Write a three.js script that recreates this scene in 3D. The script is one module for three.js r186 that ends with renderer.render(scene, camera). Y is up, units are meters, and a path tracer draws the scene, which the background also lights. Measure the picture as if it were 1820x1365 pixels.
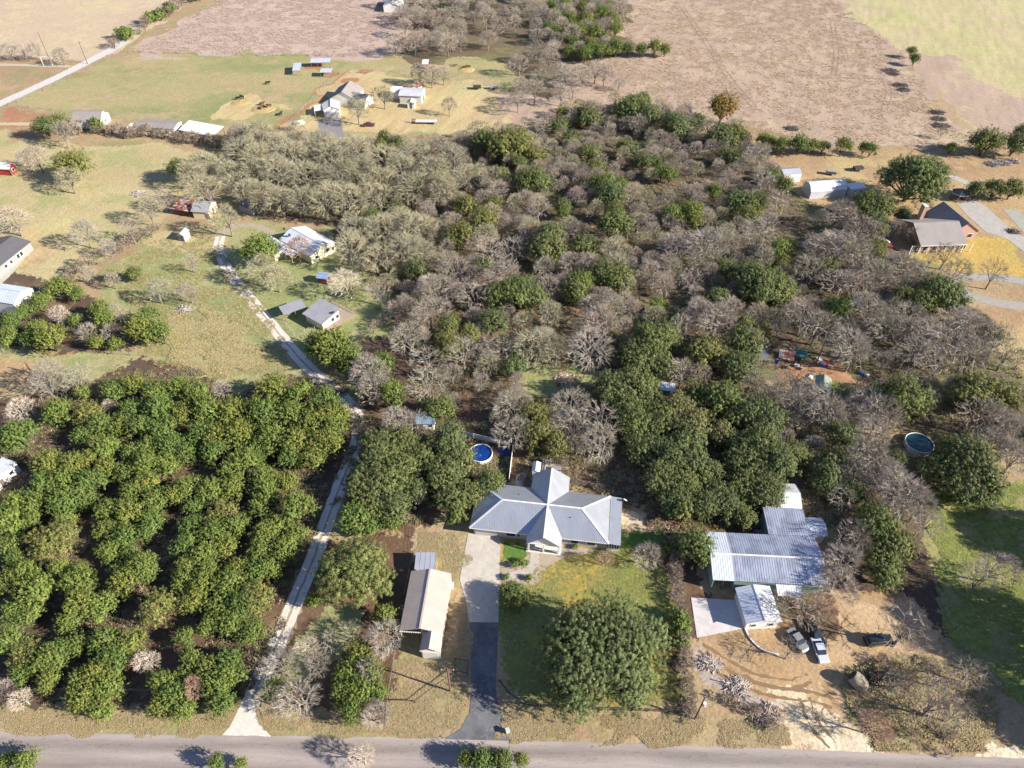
import * as THREE from 'three';
import { MarchingCubes } from 'three/addons/objects/MarchingCubes.js';

// ---------------------------------------------------------------- camera, sky, sun, exposure
const scene = new THREE.Scene();
const camera = new THREE.PerspectiveCamera(56.78, 1820 / 1365, 1, 6000);
camera.position.set(0, 122, 0);
camera.lookAt(0, 122 - Math.sin(44 * Math.PI / 180) * 100, -Math.cos(44 * Math.PI / 180) * 100);
const SUN_EL = 27 * Math.PI / 180, SUN_AZ = 18 * Math.PI / 180;
const sunDir = new THREE.Vector3(Math.cos(SUN_EL) * Math.cos(SUN_AZ), Math.sin(SUN_EL), Math.cos(SUN_EL) * Math.sin(SUN_AZ));
{ // clear winter sky
  const w = 256, h = 128, d = new Float32Array(w * h * 4);
  for (let j = 0; j < h; j++) for (let i = 0; i < w; i++) {
    const el = ((j + 0.5) / h - 0.5) * Math.PI, t = Math.pow(Math.max(0, Math.sin(el)), 0.55), k = (j * w + i) * 4;
    const up = el > 0;
    d[k] = up ? 0.17 + (0.052 - 0.17) * t : 0.135; d[k + 1] = up ? 0.205 + (0.1 - 0.205) * t : 0.12; d[k + 2] = up ? 0.265 + (0.24 - 0.265) * t : 0.10; d[k + 3] = 1;
  }
  const sky = new THREE.DataTexture(d, w, h, THREE.RGBAFormat, THREE.FloatType);
  sky.mapping = THREE.EquirectangularReflectionMapping; sky.magFilter = THREE.LinearFilter; sky.needsUpdate = true;
  scene.background = sky; scene.environment = sky;
}
const sun = new THREE.DirectionalLight(new THREE.Color().setRGB(1, 0.94, 0.85), 5);
sun.position.copy(sunDir).multiplyScalar(400).add(new THREE.Vector3(0, 0, -180)); sun.target.position.set(0, 0, -180);
sun.castShadow = true; sun.shadow.mapSize.set(4096, 4096);
Object.assign(sun.shadow.camera, { left: -330, right: 330, top: 260, bottom: -260, near: 1, far: 900 });
scene.add(sun, sun.target);
const renderer = new THREE.WebGLRenderer({ antialias: true });
renderer.toneMapping = THREE.LinearToneMapping; renderer.toneMappingExposure = 2.25;
renderer.shadowMap.enabled = true; renderer.setSize(1024, 768);

// ---------------------------------------------------------------- helpers
const V = (x, y, z) => new THREE.Vector3(x, y, z);
function RNG(s) { let a = s >>> 0; return () => { a = (a + 0x6D2B79F5) | 0; let t = Math.imul(a ^ (a >>> 15), 1 | a); t = (t + Math.imul(t ^ (t >>> 7), 61 | t)) ^ t; return ((t ^ (t >>> 14)) >>> 0) / 4294967296; }; }
const PERM = (() => { const r = RNG(77), p = new Float32Array(65536); for (let i = 0; i < 65536; i++) p[i] = r(); return p; })();
const hsh = (x, y) => PERM[((Math.imul(x, 374761393) + Math.imul(y, 668265263)) >>> 9) & 65535];
function vn(x, y) { const xi = Math.floor(x), yi = Math.floor(y), fx = x - xi, fy = y - yi, u = fx * fx * (3 - 2 * fx), v = fy * fy * (3 - 2 * fy);
  const a = hsh(xi, yi), b = hsh(xi + 1, yi), c = hsh(xi, yi + 1), e = hsh(xi + 1, yi + 1); return a + (b - a) * u + (c - a) * v + (a - b - c + e) * u * v; }
const fbm = (x, y, o = 4) => { let s = 0, a = 0.5, t = 0; for (let i = 0; i < o; i++) { s += a * vn(x, y); t += a; a *= 0.55; x = x * 2.03 + 17.1; y = y * 2.03 + 5.7; } return s / t; };
const used = {};
function numbered(n) { const k = used[n] = (used[n] ?? -1) + 1; return k ? n + '_' + String(k).padStart(3, '0') : n; }
function inPoly(p, x, z) { let c = false; for (let i = 0, j = p.length - 1; i < p.length; j = i++) if ((p[i][1] > z) !== (p[j][1] > z) && x < (p[j][0] - p[i][0]) * (z - p[i][1]) / (p[j][1] - p[i][1]) + p[i][0]) c = !c; return c; }
class MB { // collects faces of one mesh
  constructor(colored) { this.p = []; this.u = []; this.cl = colored ? [] : null; this.c = [1, 1, 1]; }
  v(a, u, w) { this.p.push(a.x, a.y, a.z); this.u.push(u, w); if (this.cl) this.cl.push(...this.c); }
  tri(a, b, c) { this.v(a, a.x, a.z + a.y); this.v(b, b.x, b.z + b.y); this.v(c, c.x, c.z + c.y); return this; }
  quad(a, b, c, d) { this.tri(a, b, c); this.tri(a, c, d); return this; }
  poly(pts) { for (let i = 1; i < pts.length - 1; i++) this.tri(pts[0], pts[i], pts[i + 1]); return this; }
  hexa(b, t) { for (let i = 0; i < b.length; i++) { const j = (i + 1) % b.length; this.quad(b[i], b[j], t[j], t[i]); } this.poly(t); this.poly([...b].reverse()); return this; }
  box(cx, cy, cz, sx, sy, sz, ry = 0) { const c = Math.cos(ry), s = Math.sin(ry), q = (x, y, z) => V(cx + x * c + z * s, cy + y, cz - x * s + z * c), X = sx / 2, Y = sy / 2, Z = sz / 2;
    return this.hexa([q(-X, -Y, Z), q(X, -Y, Z), q(X, -Y, -Z), q(-X, -Y, -Z)], [q(-X, Y, Z), q(X, Y, Z), q(X, Y, -Z), q(-X, Y, -Z)]); }
  bar(a, b, w, h) { const d = b.clone().sub(a), s = V(-d.z, 0, d.x); if (s.length() < 1e-6) s.set(1, 0, 0); s.setLength(w / 2); const up = s.clone().cross(d).setLength(h / 2); if (up.y < 0) up.negate();
    const q = (p, i, j) => p.clone().addScaledVector(s, i).addScaledVector(up, j); return this.hexa([q(a, -1, -1), q(b, -1, -1), q(b, 1, -1), q(a, 1, -1)].reverse(), [q(a, -1, 1), q(b, -1, 1), q(b, 1, 1), q(a, 1, 1)].reverse()); }
  tube(a, b, r0, r1, n = 5, cap = true) { const d = b.clone().sub(a).normalize(), s = Math.abs(d.y) < 0.9 ? V(0, 1, 0).cross(d).normalize() : V(1, 0, 0).cross(d).normalize(), t = d.clone().cross(s); const A = [], B = [];
    for (let i = 0; i < n; i++) { const g = i / n * 2 * Math.PI, c = Math.cos(g), e = Math.sin(g); A.push(a.clone().addScaledVector(s, c * r0).addScaledVector(t, e * r0)); B.push(b.clone().addScaledVector(s, c * r1).addScaledVector(t, e * r1)); }
    for (let i = 0; i < n; i++) { const j = (i + 1) % n; if (r1 > 1e-4) this.quad(A[i], A[j], B[j], B[i]); else this.tri(A[i], A[j], b); } if (cap && r1 > 1e-4) this.poly(B); return this; }
  geo() { const g = new THREE.BufferGeometry(); g.setAttribute('position', new THREE.Float32BufferAttribute(this.p, 3)); g.setAttribute('uv', new THREE.Float32BufferAttribute(this.u, 2)); if (this.cl) g.setAttribute('color', new THREE.Float32BufferAttribute(this.cl, 3)); g.computeVertexNormals(); return g; }
}
function mesh(name, g, m, parent) { const o = new THREE.Mesh(g instanceof MB ? g.geo() : g, m); o.name = parent ? name : numbered(name); o.castShadow = o.receiveShadow = true; (parent || scene).add(o); return o; }
function tag(o, label, category, group, kind) { o.userData = { label, category }; if (group) o.userData.group = group; if (kind) o.userData.kind = kind; return o; }
function structure(o, label) { o.userData = { kind: 'structure', label }; return o; }
function thing(name, label, category, x, z, a = 0, group, y = 0) { const o = new THREE.Group(); o.name = numbered(name); o.position.set(x, y, z); o.rotation.y = a; scene.add(o); return tag(o, label, category, group); }
const mats = {};
function M(r, g, b, rough = 0.85, o = {}) { const k = [r, g, b, rough, JSON.stringify(o)].join(); return mats[k] ??= new THREE.MeshStandardMaterial({ color: new THREE.Color().setRGB(r, g, b), roughness: rough, side: THREE.DoubleSide, ...o }); }
function tex(n, f, rep = 1, srgb = true) { const d = new Uint8Array(n * n * 4); for (let j = 0; j < n; j++) for (let i = 0; i < n; i++) { const c = f(i / n, j / n), k = (j * n + i) * 4; d[k] = c[0] * 255; d[k + 1] = c[1] * 255; d[k + 2] = c[2] * 255; d[k + 3] = 255; }
  const t = new THREE.DataTexture(d, n, n); t.wrapS = t.wrapT = THREE.RepeatWrapping; t.magFilter = THREE.LinearFilter; t.minFilter = THREE.LinearMipmapLinearFilter; t.generateMipmaps = true; if (srgb) t.colorSpace = THREE.SRGBColorSpace; t.repeat.set(rep, rep); t.needsUpdate = true; return t; }
// tileable noise: value noise on a wrapped lattice
function tn(u, v, f, s = 0) { const x = u * f, y = v * f, xi = Math.floor(x), yi = Math.floor(y), fx = x - xi, fy = y - yi, a = fx * fx * (3 - 2 * fx), b = fy * fy * (3 - 2 * fy), m = (k) => ((k % f) + f) % f;
  const q = (i, j) => hsh(m(i) + s * 131, m(j) + s * 57), A = q(xi, yi), B = q(xi + 1, yi), C = q(xi, yi + 1), D = q(xi + 1, yi + 1); return A + (B - A) * a + (C - A) * b + (A - B - C + D) * a * b; }
const tfb = (u, v, f, o, s) => { let r = 0, a = 0.5, t = 0; for (let i = 0; i < o; i++) { r += a * tn(u, v, f, s + i); t += a; a *= 0.6; f *= 2; } return r / t; };
const mix = (a, b, t) => a + (b - a) * t, sat = (t) => Math.min(1, Math.max(0, t));
const ss = (a, b, t) => { t = sat((t - a) / (b - a)); return t * t * (3 - 2 * t); };

// ---------------------------------------------------------------- ground cover: which matter lies where (metres)
const ZN = ['dry', 'pink', 'straw', 'pasture', 'litter', 'palegreen', 'tan', 'gold', 'meadow', 'green', 'verge', 'lawn', 'lush', 'dirt', 'greenlawn', 'pinktuft', 'redsoil', 'woodgrass', 'caliche', 'stone', 'fallow'];
const ZC = { // three tones of what grows or lies there
  dry: [[.36, .26, .14], [.30, .20, .11], [.24, .21, .09]], pink: [[.375, .275, .20], [.345, .245, .175], [.395, .305, .195]], straw: [[.46, .35, .17], [.40, .29, .15], [.40, .35, .16]],
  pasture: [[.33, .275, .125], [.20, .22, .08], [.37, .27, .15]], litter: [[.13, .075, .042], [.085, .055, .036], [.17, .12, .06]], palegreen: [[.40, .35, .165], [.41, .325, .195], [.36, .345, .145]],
  tan: [[.38, .26, .13], [.30, .19, .10], [.40, .31, .14]], gold: [[.44, .30, .075], [.40, .265, .07], [.34, .275, .08]], meadow: [[.42, .345, .17], [.36, .285, .14], [.28, .285, .11]],
  green: [[.25, .26, .10], [.30, .275, .125], [.19, .22, .075]], verge: [[.36, .265, .145], [.25, .22, .095], [.31, .21, .125]], lawn: [[.19, .20, .05], [.34, .24, .05], [.13, .17, .035]],
  lush: [[.085, .16, .022], [.11, .18, .03], [.07, .13, .02]], dirt: [[.40, .27, .145], [.32, .20, .10], [.44, .31, .18]], greenlawn: [[.21, .205, .075], [.29, .25, .095], [.16, .17, .06]],
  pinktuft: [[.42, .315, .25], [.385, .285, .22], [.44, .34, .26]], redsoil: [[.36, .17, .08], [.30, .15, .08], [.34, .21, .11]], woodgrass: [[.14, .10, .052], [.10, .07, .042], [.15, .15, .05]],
  caliche: [[.58, .47, .31], [.50, .39, .24], [.62, .52, .37]], stone: [[.42, .37, .32], [.35, .28, .23], [.48, .43, .38]], fallow: [[.46, .355, .23], [.43, .32, .22], [.47, .385, .225]] };
const WOOD = [[-109.29,-254.8],[-96.27,-266.34],[-75.89,-262.9],[-53.86,-260.48],[-31.83,-254.8],[-12.93,-260.48],[-2.2,-269.33],[20.57,-283.42],[46.97,-294.53],[69.7,-283.42],[73.11,-265.35],[93.13,-258.09],[94.86,-225.58],[101.67,-209.72],[114.92,-199.93],[116.19,-177.85],[126.94,-167.92],[126,-148.74],[129.96,-135.15],[118.46,-108.26],[101.72,-108.26],[87.36,-92.31],[65.89,-85.15],[62.81,-98.41],[56.66,-119.05],[29.02,-124.84],[20.56,-122.88],[6.91,-124.84],[-7.67,-106.56],[-19.84,-114.43],[-24.19,-124.84],[-27.85,-139.52],[-34.01,-153.59],[-44.15,-169.3],[-56.1,-199.93],[-72.12,-206.86],[-93.88,-225.58]];
const GROVE = [[-120.84,-115.34],[-110.56,-124.84],[-95.09,-135.15],[-82.86,-133.02],[-67.17,-122.88],[-57.84,-129.89],[-43.02,-125.84],[-34.79,-115.34],[-34.25,-104.88],[-37.36,-93.8],[-39.65,-81.08],[-42.22,-62.97],[-45.11,-50.69],[-46.37,-48.34],[-86.12,-48.34]];
const FARWOOD = [[-69.46,-436.54],[59.99,-436.54],[54.57,-349.54],[23.59,-342.32],[20.99,-291.69],[4.87,-309.32],[-2.62,-342.32],[-55.46,-345.9],[-53.96,-380.84]];
const ZONES = [
  ['meadow', [[-211.68,-265.35],[-112.48,-254.8],[-103.32,-237.89],[-110.95,-206.86],[-126.72,-174.94],[-131.39,-153.59],[-144.67,-144.05]]],
  ['straw', [[-160.11,-201.64],[-146.34,-203.36],[-138.04,-194.93],[-138.85,-186.92],[-143.13,-177.85],[-149.33,-173.51],[-153.24,-177.85]]],
  ['fallow', [[-558.35,-765.37],[-188.38,-506.25],[-186.28,-436.54],[-188.85,-366.25],[-207.03,-342.32],[-251.29,-346.62]]],
  ['pinktuft', [[-183.26,-353.98],[-165.76,-436.54],[-170.61,-506.25],[-74.64,-506.25],[-47.36,-436.54],[-31.24,-380.84],[-50.34,-347.35]]],
  ['pasture', [[-209.91,-291.69],[-181.38,-353.98],[5.27,-345.18],[4.94,-315.53],[-6.55,-265.35],[-75.6,-261.44],[-116.86,-269.33],[-159.32,-281.8]]],
  ['straw', [[-84.56,-267.83],[-78.57,-327.19],[-53.54,-329.86],[-47.94,-325.2],[4.88,-310.54],[-8.73,-265.35]]],
  ['pasture', [[-55.2,-343.74],[5.27,-345.18],[4.9,-312.4],[-37.24,-318.07],[-56.09,-329.86]]],
  ['redsoil', [[-90.57,-265.35],[-86.32,-297.4],[-80.08,-328.52],[-77.83,-325.86],[-82.77,-297.4],[-87.29,-265.35]]],
  ['redsoil', [[-90.13,-340.9],[-84.91,-340.9],[-81.35,-328.52],[-92.79,-328.52],[-95.78,-336.7]]], ['redsoil', [[-73.94,-329.86],[-65.02,-329.86],[-65.31,-323.23],[-73.35,-323.23]]],
  ['redsoil', [[-215.13,-288.34],[-178.25,-283.42],[-171.31,-265.35],[-202.95,-265.35]]],
  ['straw', [[-120.61,-297.4],[-112.4,-302.09],[-95.63,-291.69],[-107.26,-282.88],[-115,-278.08]]],
  ['pink', [[62.2,-506.25],[59.99,-436.54],[53.24,-349.54],[23.59,-342.32],[23.32,-291.69],[51.88,-296.25],[72.15,-278.08],[106.25,-262.9],[137.94,-254.8],[181.83,-253.41],[174.71,-275.47],[186.59,-356.99],[179.97,-436.54],[188.38,-506.25]]],
  ['pink', [[-7.4,-315.53],[23.65,-297.4],[20.43,-280.73],[-6.55,-265.35]]],
  ['palegreen', [[188.38,-506.25],[179.97,-436.54],[186.33,-349.54],[176.77,-265.35],[205.14,-265.35],[273.78,-286.14],[422.87,-563.35]]],
  ['pink', [[183.89,-356.99],[204.96,-349.54],[219.24,-291.69],[210.63,-255.73],[178.83,-260.48]]],
  ['tan', [[99.74,-254.8],[136.58,-251.11],[197.51,-251.11],[175.42,-193.29],[148.62,-196.58],[116.19,-177.85],[99.09,-210.44]]],
  ['greenlawn', [[150.25,-172.09],[113.38,-174.94],[121.49,-186.92],[147.07,-193.29],[158.29,-177.85]]],
  ['gold', [[120.86,-180.21],[137.98,-186.92],[147.73,-193.94],[154.51,-193.29],[156.61,-177.85],[147.53,-173.22],[129.29,-173.22]]],
  ['tan', [[120.57,-153.59],[152.08,-169.3],[129.44,-111.75],[128.23,-135.15]]],
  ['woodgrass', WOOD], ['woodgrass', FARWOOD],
  ['green', [[-120.05,-174.94],[-108.09,-193.29],[-96.16,-206.86],[-86.87,-199.93],[-56.1,-199.93],[-35.29,-163.86],[-31.32,-144.05],[-50,-133.02],[-56.21,-122.88],[-67.72,-124.84],[-94.29,-136.88],[-118.72,-163.86]]],
  ['meadow', [[-116.95,-193.29],[-95.64,-205.1],[-85.88,-177.85],[-104.8,-183.84]]],
  ['green', [[-139.24,-139.52],[-94.29,-136.88],[-95.72,-133.02],[-111.95,-124.84],[-128.16,-119.05]]], ['tan', [[-136.87,-135.15],[-122.46,-135.15],[-117.47,-124.84],[-128.16,-119.05]]],
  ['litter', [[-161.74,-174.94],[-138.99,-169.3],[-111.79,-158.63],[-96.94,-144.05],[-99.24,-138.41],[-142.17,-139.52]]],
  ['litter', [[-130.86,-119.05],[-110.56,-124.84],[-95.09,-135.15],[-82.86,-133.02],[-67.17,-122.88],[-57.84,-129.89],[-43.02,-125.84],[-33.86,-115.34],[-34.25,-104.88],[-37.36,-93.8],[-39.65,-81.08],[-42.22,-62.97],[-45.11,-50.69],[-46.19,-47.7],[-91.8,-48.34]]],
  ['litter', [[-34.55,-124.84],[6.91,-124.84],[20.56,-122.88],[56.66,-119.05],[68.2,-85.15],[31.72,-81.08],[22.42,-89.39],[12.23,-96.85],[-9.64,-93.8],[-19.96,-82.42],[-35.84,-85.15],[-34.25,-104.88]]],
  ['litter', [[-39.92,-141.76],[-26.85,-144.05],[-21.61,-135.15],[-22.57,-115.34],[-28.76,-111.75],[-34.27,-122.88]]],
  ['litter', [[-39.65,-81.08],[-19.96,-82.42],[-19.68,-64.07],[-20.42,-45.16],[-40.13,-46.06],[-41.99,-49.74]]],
  ['green', [[-39.67,-60.8],[-34.82,-67.47],[-28.14,-65.19],[-30.62,-55.6],[-39.35,-50.69]]],
  ['verge', [[-92.05,-48.81],[-46.29,-48.06],[-20.44,-45.34],[-0.94,-46.96],[30.88,-46.51],[45.23,-44.27],[45.96,-40.4],[-0.91,-41.67],[-88.97,-43.22]]],
  ['verge', [[-19.88,-85.15],[-8.6,-83.5],[-9.46,-70.99],[-7.62,-62.97],[-6.87,-49.74],[-10.1,-43.39],[-20.31,-44.27],[-20.5,-53.6],[-20.26,-61.88]]],
  ['lawn', [[-2.39,-81.75],[31.2,-77.81],[30.79,-68.63],[29.69,-47.7],[1.9,-48.81],[-2.7,-51.65],[-2.76,-68.63]]],
  ['tan', [[23.09,-90.11],[28.52,-90.84],[31.72,-81.08],[30.64,-77.81],[22.16,-81.75]]], ['caliche', [[23.28,-88.67],[27.64,-88.67],[28.55,-82.69],[22.64,-82.96]]],
  ['lush', [[-2.26,-80.82],[2.82,-80.29],[3.34,-77.81],[1.66,-76.16],[-2.22,-76.67]]], ['lush', [[22.5,-82.69],[31.26,-81.75],[31.26,-78.2],[22.05,-78.72]]],
  ['litter', [[31.15,-81.08],[37.38,-81.08],[37.17,-68.63],[40.16,-62.97],[31.85,-59.74],[31.73,-46.06],[28.47,-46.06]]],
  ['dirt', [[32.04,-60.8],[43.19,-62.75],[60.72,-69.21],[74.2,-70.99],[78.66,-66.32],[77.57,-54.6],[81.12,-49.74],[71.19,-40.4],[53.45,-41.24],[44.51,-41.67],[44.55,-45.16],[36.68,-51.65]]],
  ['redsoil', [[37.17,-68.63],[41.41,-68.63],[41.19,-62.97],[34.39,-62.42]]],
  ['stone', [[32.97,-58.68],[34.78,-57.64],[37.75,-52.14],[44.6,-48.81],[44.09,-45.16],[37.22,-49.74],[33.39,-52.14]]],
  ['litter', [[51.12,-68.4],[60.6,-68.86],[59.72,-62.97],[56.8,-60.27],[49.85,-60.8]]],
  ['verge', [[59.9,-54.6],[72.95,-57.64],[80,-55.6],[84.46,-50.69],[74.99,-40.82],[59.04,-41.67],[56.62,-47.88]]],
  ['litter', [[60.71,-54.1],[69.14,-55.6],[74.86,-50.69],[68.69,-45.16],[60.33,-45.16]]],
  ['caliche', [[42.59,-52.14],[50.72,-50.22],[56,-46.06],[60.53,-40.82],[43.32,-40.65],[45.73,-46.06]]], ['caliche', [[75.8,-42.53],[85.38,-41.67],[84.03,-39.15],[73.69,-39.98]]],
  ['greenlawn', [[87.98,-93.8],[96.94,-92.31],[114.93,-96.85],[128.63,-89.39],[99.01,-41.67],[86.82,-47.88],[83.01,-51.65],[79.35,-60.8],[81.65,-75.91]]],
  ['litter', [[65.89,-85.15],[87.36,-92.31],[81.65,-75.91],[79.35,-60.8],[76.56,-66.32],[73.96,-70.4],[60.91,-69.8]]],
  ['tan', [[87,-117.18],[90.22,-111.75],[93.86,-104.88],[85.6,-99.99],[79.91,-104.88]]],
  ['redsoil', [[66.27,-135.15],[85,-135.15],[85,-126.84],[76.9,-119.05],[67.72,-124.84]]], ['redsoil', [[69.42,-130.92],[53.46,-122.88],[46.99,-124.84]]],
  ['lush', [[78.87,-126.84],[83.06,-125.24],[81.99,-122.11],[77.61,-122.11]]], ['green', [[2.88,-135.15],[21.25,-130.92],[19.19,-122.88],[2.74,-122.88]]], ['tan', [[11.02,-158.63],[23.51,-157.36],[21.45,-151.14],[10.63,-148.74]]],
];
const GX0 = -330, GZ0 = -560, GS = 0.5, GW = 1320, GH = 1070, zoneMap = new Uint8Array(GW * GH);
for (const [n, p] of ZONES) { const id = ZN.indexOf(n); let a = 1e9, b = -1e9, c = 1e9, e = -1e9; for (const q of p) { a = Math.min(a, q[0]); b = Math.max(b, q[0]); c = Math.min(c, q[1]); e = Math.max(e, q[1]); }
  const i0 = Math.max(0, Math.floor((a - GX0) / GS)), i1 = Math.min(GW - 1, Math.ceil((b - GX0) / GS)), j0 = Math.max(0, Math.floor((c - GZ0) / GS)), j1 = Math.min(GH - 1, Math.ceil((e - GZ0) / GS));
  for (let j = j0; j <= j1; j++) for (let i = i0; i <= i1; i++) if (inPoly(p, GX0 + (i + .5) * GS, GZ0 + (j + .5) * GS)) zoneMap[j * GW + i] = id; }
function zoneAt(x, z) { const i = Math.floor((x - GX0) / GS), j = Math.floor((z - GZ0) / GS); return i < 0 || j < 0 || i >= GW || j >= GH ? 0 : zoneMap[j * GW + i]; }
const ZTAB = ZN.map((n) => ZC[n]);
function groundColor(x, z, out) {
  const n1 = vn(x * .11 + 3, z * .11), n2 = vn(x * .11 + 90, z * .11 + 40), f1 = vn(x * .9, z * .9 + 7), f2 = vn(x * .9 + 50, z * .9 + 31), g1 = vn(x * 3.1, z * 3.1), g2 = vn(x * 3.1 + 9, z * 3.1 + 4);
  const far = z < -190 ? Math.min(2.4, 1 + (-190 - z) / 90) : z > -120 ? .45 : .45 + .55 * (-120 - z) / 70, id = zoneAt(x + (n1 - .5) * 7 * far + (f1 - .5) * 1.8 + (g1 - .5) * 1.2, z + (n2 - .5) * 7 * far + (f2 - .5) * 1.8 + (g2 - .5) * 1.2), T = ZTAB[id];
  const big = fbm(x * .035 + id * 7, z * .05 + id * 3, 4), med = fbm(x * .35 + 40, z * .35, 3), fine = vn(x * 6.3, z * 6.3), fine2 = vn(x * 2.4 + 11, z * 2.4);
  const t1 = ss(z < -190 ? .34 : .40, z < -190 ? .70 : .62, big * .62 + med * .38), t2 = ss(.52, .70, fbm(x * .09 + 200, z * .12 + id, 3) * .7 + med * .3);
  let br = 1 + (fine - .5) * .34 + (fine2 - .5) * .26 + (med - .5) * (z < -190 ? .16 : .35);
  if (id === 1 || id === 5 || id === 2) br *= 1 + (vn(x * .55 + z * .22, z * .09 - x * .03) - .5) * .22; // mower and harrow streaks
  for (let k = 0; k < 3; k++) out[k] = Math.min(.9, mix(mix(T[0][k], T[1][k], t1), T[2][k], t2 * .8) * br);
}
const bumpTex = tex(512, (u, v) => { const a = tfb(u, v, 16, 5, 1); return [a, a, a]; }, 1, false);
function groundSheet(name, x0, x1, z0, z1, nx, nz, label) {
  const d = new Uint8Array(nx * nz * 4), c = [0, 0, 0], enc = new Uint8Array(4097); for (let i = 0; i <= 4096; i++) { const l = i / 4096; enc[i] = 255 * (l < .0031308 ? 12.92 * l : 1.055 * Math.pow(l, 1 / 2.4) - .055); }
  for (let j = 0; j < nz; j++) for (let i = 0; i < nx; i++) { groundColor(mix(x0, x1, (i + .5) / nx), mix(z1, z0, (j + .5) / nz), c); const k = (j * nx + i) * 4; for (let q = 0; q < 3; q++) d[k + q] = enc[(c[q] * 4096) | 0]; d[k + 3] = 255; }
  const t = new THREE.DataTexture(d, nx, nz); t.colorSpace = THREE.SRGBColorSpace; t.magFilter = THREE.LinearFilter; t.needsUpdate = true;
  const b = bumpTex.clone(); b.repeat.set((x1 - x0) / 9, (z1 - z0) / 9); b.needsUpdate = true;
  const g = new THREE.BufferGeometry(); // v runs from z1 (near) to z0 (far)
  g.setAttribute('position', new THREE.Float32BufferAttribute([x0, 0, z1, x1, 0, z1, x1, 0, z0, x0, 0, z0], 3)); g.setAttribute('uv', new THREE.Float32BufferAttribute([0, 0, 1, 0, 1, 1, 0, 1], 2)); g.setAttribute('normal', new THREE.Float32BufferAttribute([0, 1, 0, 0, 1, 0, 0, 1, 0, 0, 1, 0], 3)); g.setIndex([0, 1, 2, 0, 2, 3]);
  return structure(mesh(name, g, new THREE.MeshStandardMaterial({ map: t, bumpMap: b, bumpScale: 0.1, roughness: 1 })), label);
}
groundSheet('ground', -165, 165, -160, -20, 2048, 1024, 'dry grass, leaf litter and bare soil around the homesteads');
groundSheet('field_ground', -330, 330, -560, -160, 2048, 1280, 'pastures and fallow fields beyond the homesteads');
structure(mesh('outer_ground', new THREE.PlaneGeometry(9000, 9000).rotateX(-Math.PI / 2).translate(0, -0.3, 0), M(.34, .26, .14, 1)), 'open farmland reaching to the horizon');

// ---------------------------------------------------------------- roads and paths
const gravelTex = tex(256, (u, v) => { const a = .84 + .16 * tfb(u, v, 6, 6, 3), b = tn(u, v, 128, 9) * .12; return [a - b, a - b, a - b]; });
function surfMat(r, g, b, rep = .25, rough = .95) { const t = gravelTex.clone(); t.repeat.set(rep, rep); t.needsUpdate = true; return new THREE.MeshStandardMaterial({ color: new THREE.Color().setRGB(r, g, b), map: t, roughness: rough }); }
const roadTex = tex(512, (u, v) => { const a = .80 + .2 * tfb(u, v, 6, 5, 41), w = .9 + .1 * Math.cos(u * 6.283 * 2) * (.6 + .4 * tn(u, v, 8, 44)), b = tn(u, v, 256, 47) * .1, cr = Math.abs(tfb(u, v, 7, 4, 52) - .5) < .006 ? .09 : 0, c2 = Math.abs(tfb(u, v, 4, 4, 57) - .46) < .005 ? .07 : 0; const k = sat(a * w - b + .08 - cr - c2); return [k, k, k]; });
function smooth(pts, step) { const c = new THREE.CatmullRomCurve3(pts.map((p) => V(p[0], 0, p[1]))), n = Math.ceil(c.getLength() / step); return c.getSpacedPoints(n); }
function ribbon(name, pts, w, y, m, label, off = 0, rag = .25, seed = 1, parent) {
  const P = smooth(pts, 0.8), g = new THREE.BufferGeometry(), pos = [], uv = [], idx = []; let s = 0;
  P.forEach((p, i) => { const q = P[Math.max(0, i - 1)], r = P[Math.min(P.length - 1, i + 1)], d = r.clone().sub(q).normalize(), nx = -d.z, nz = d.x, W = typeof w === 'function' ? w(i / (P.length - 1)) : w; if (i) s += p.distanceTo(P[i - 1]);
    const e1 = W / 2 + (fbm(s * .5 + seed * 31, 3.3) - .5) * rag * 2 + (vn(s * 2.1, seed) - .5) * rag, e2 = W / 2 + (fbm(s * .5 + seed * 67, 8.8) - .5) * rag * 2 + (vn(s * 2.1 + 40, seed) - .5) * rag;
    const a = off - e1, b = off + e2; pos.push(p.x + nx * a, y, p.z + nz * a, p.x + nx * b, y, p.z + nz * b); uv.push(a, s, b, s); if (i) idx.push(2 * i - 2, 2 * i, 2 * i - 1, 2 * i - 1, 2 * i, 2 * i + 1); });
  g.setAttribute('position', new THREE.Float32BufferAttribute(pos, 3)); g.setAttribute('uv', new THREE.Float32BufferAttribute(uv, 2)); g.setIndex(idx); g.computeVertexNormals();
  if (g.attributes.normal.getY(0) < 0) { g.setIndex(idx.reverse()); g.computeVertexNormals(); }
  const o = mesh(name, g, m, parent); return parent ? o : structure(o, label);
}
function pad(name, pts, y, m, label, thick = 0, parent) { const mb = new MB(), a = pts.map((p) => V(p[0], y, p[1])); let ar = 0; pts.forEach((p, i) => { const q = pts[(i + 1) % pts.length]; ar += p[0] * q[1] - q[0] * p[1]; }); if (ar > 0) a.reverse();
  const tri = THREE.ShapeUtils.triangulateShape(a.map((p) => new THREE.Vector2(p.x, -p.z)), []); for (const t of tri) mb.tri(a[t[0]], a[t[1]], a[t[2]]);
  if (thick) for (let i = 0; i < a.length; i++) { const p = a[i], q = a[(i + 1) % a.length]; mb.quad(V(p.x, y - thick, p.z), V(q.x, y - thick, q.z), q, p); }
  const o = mesh(name, mb, m, parent); return parent ? o : structure(o, label); }
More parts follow.
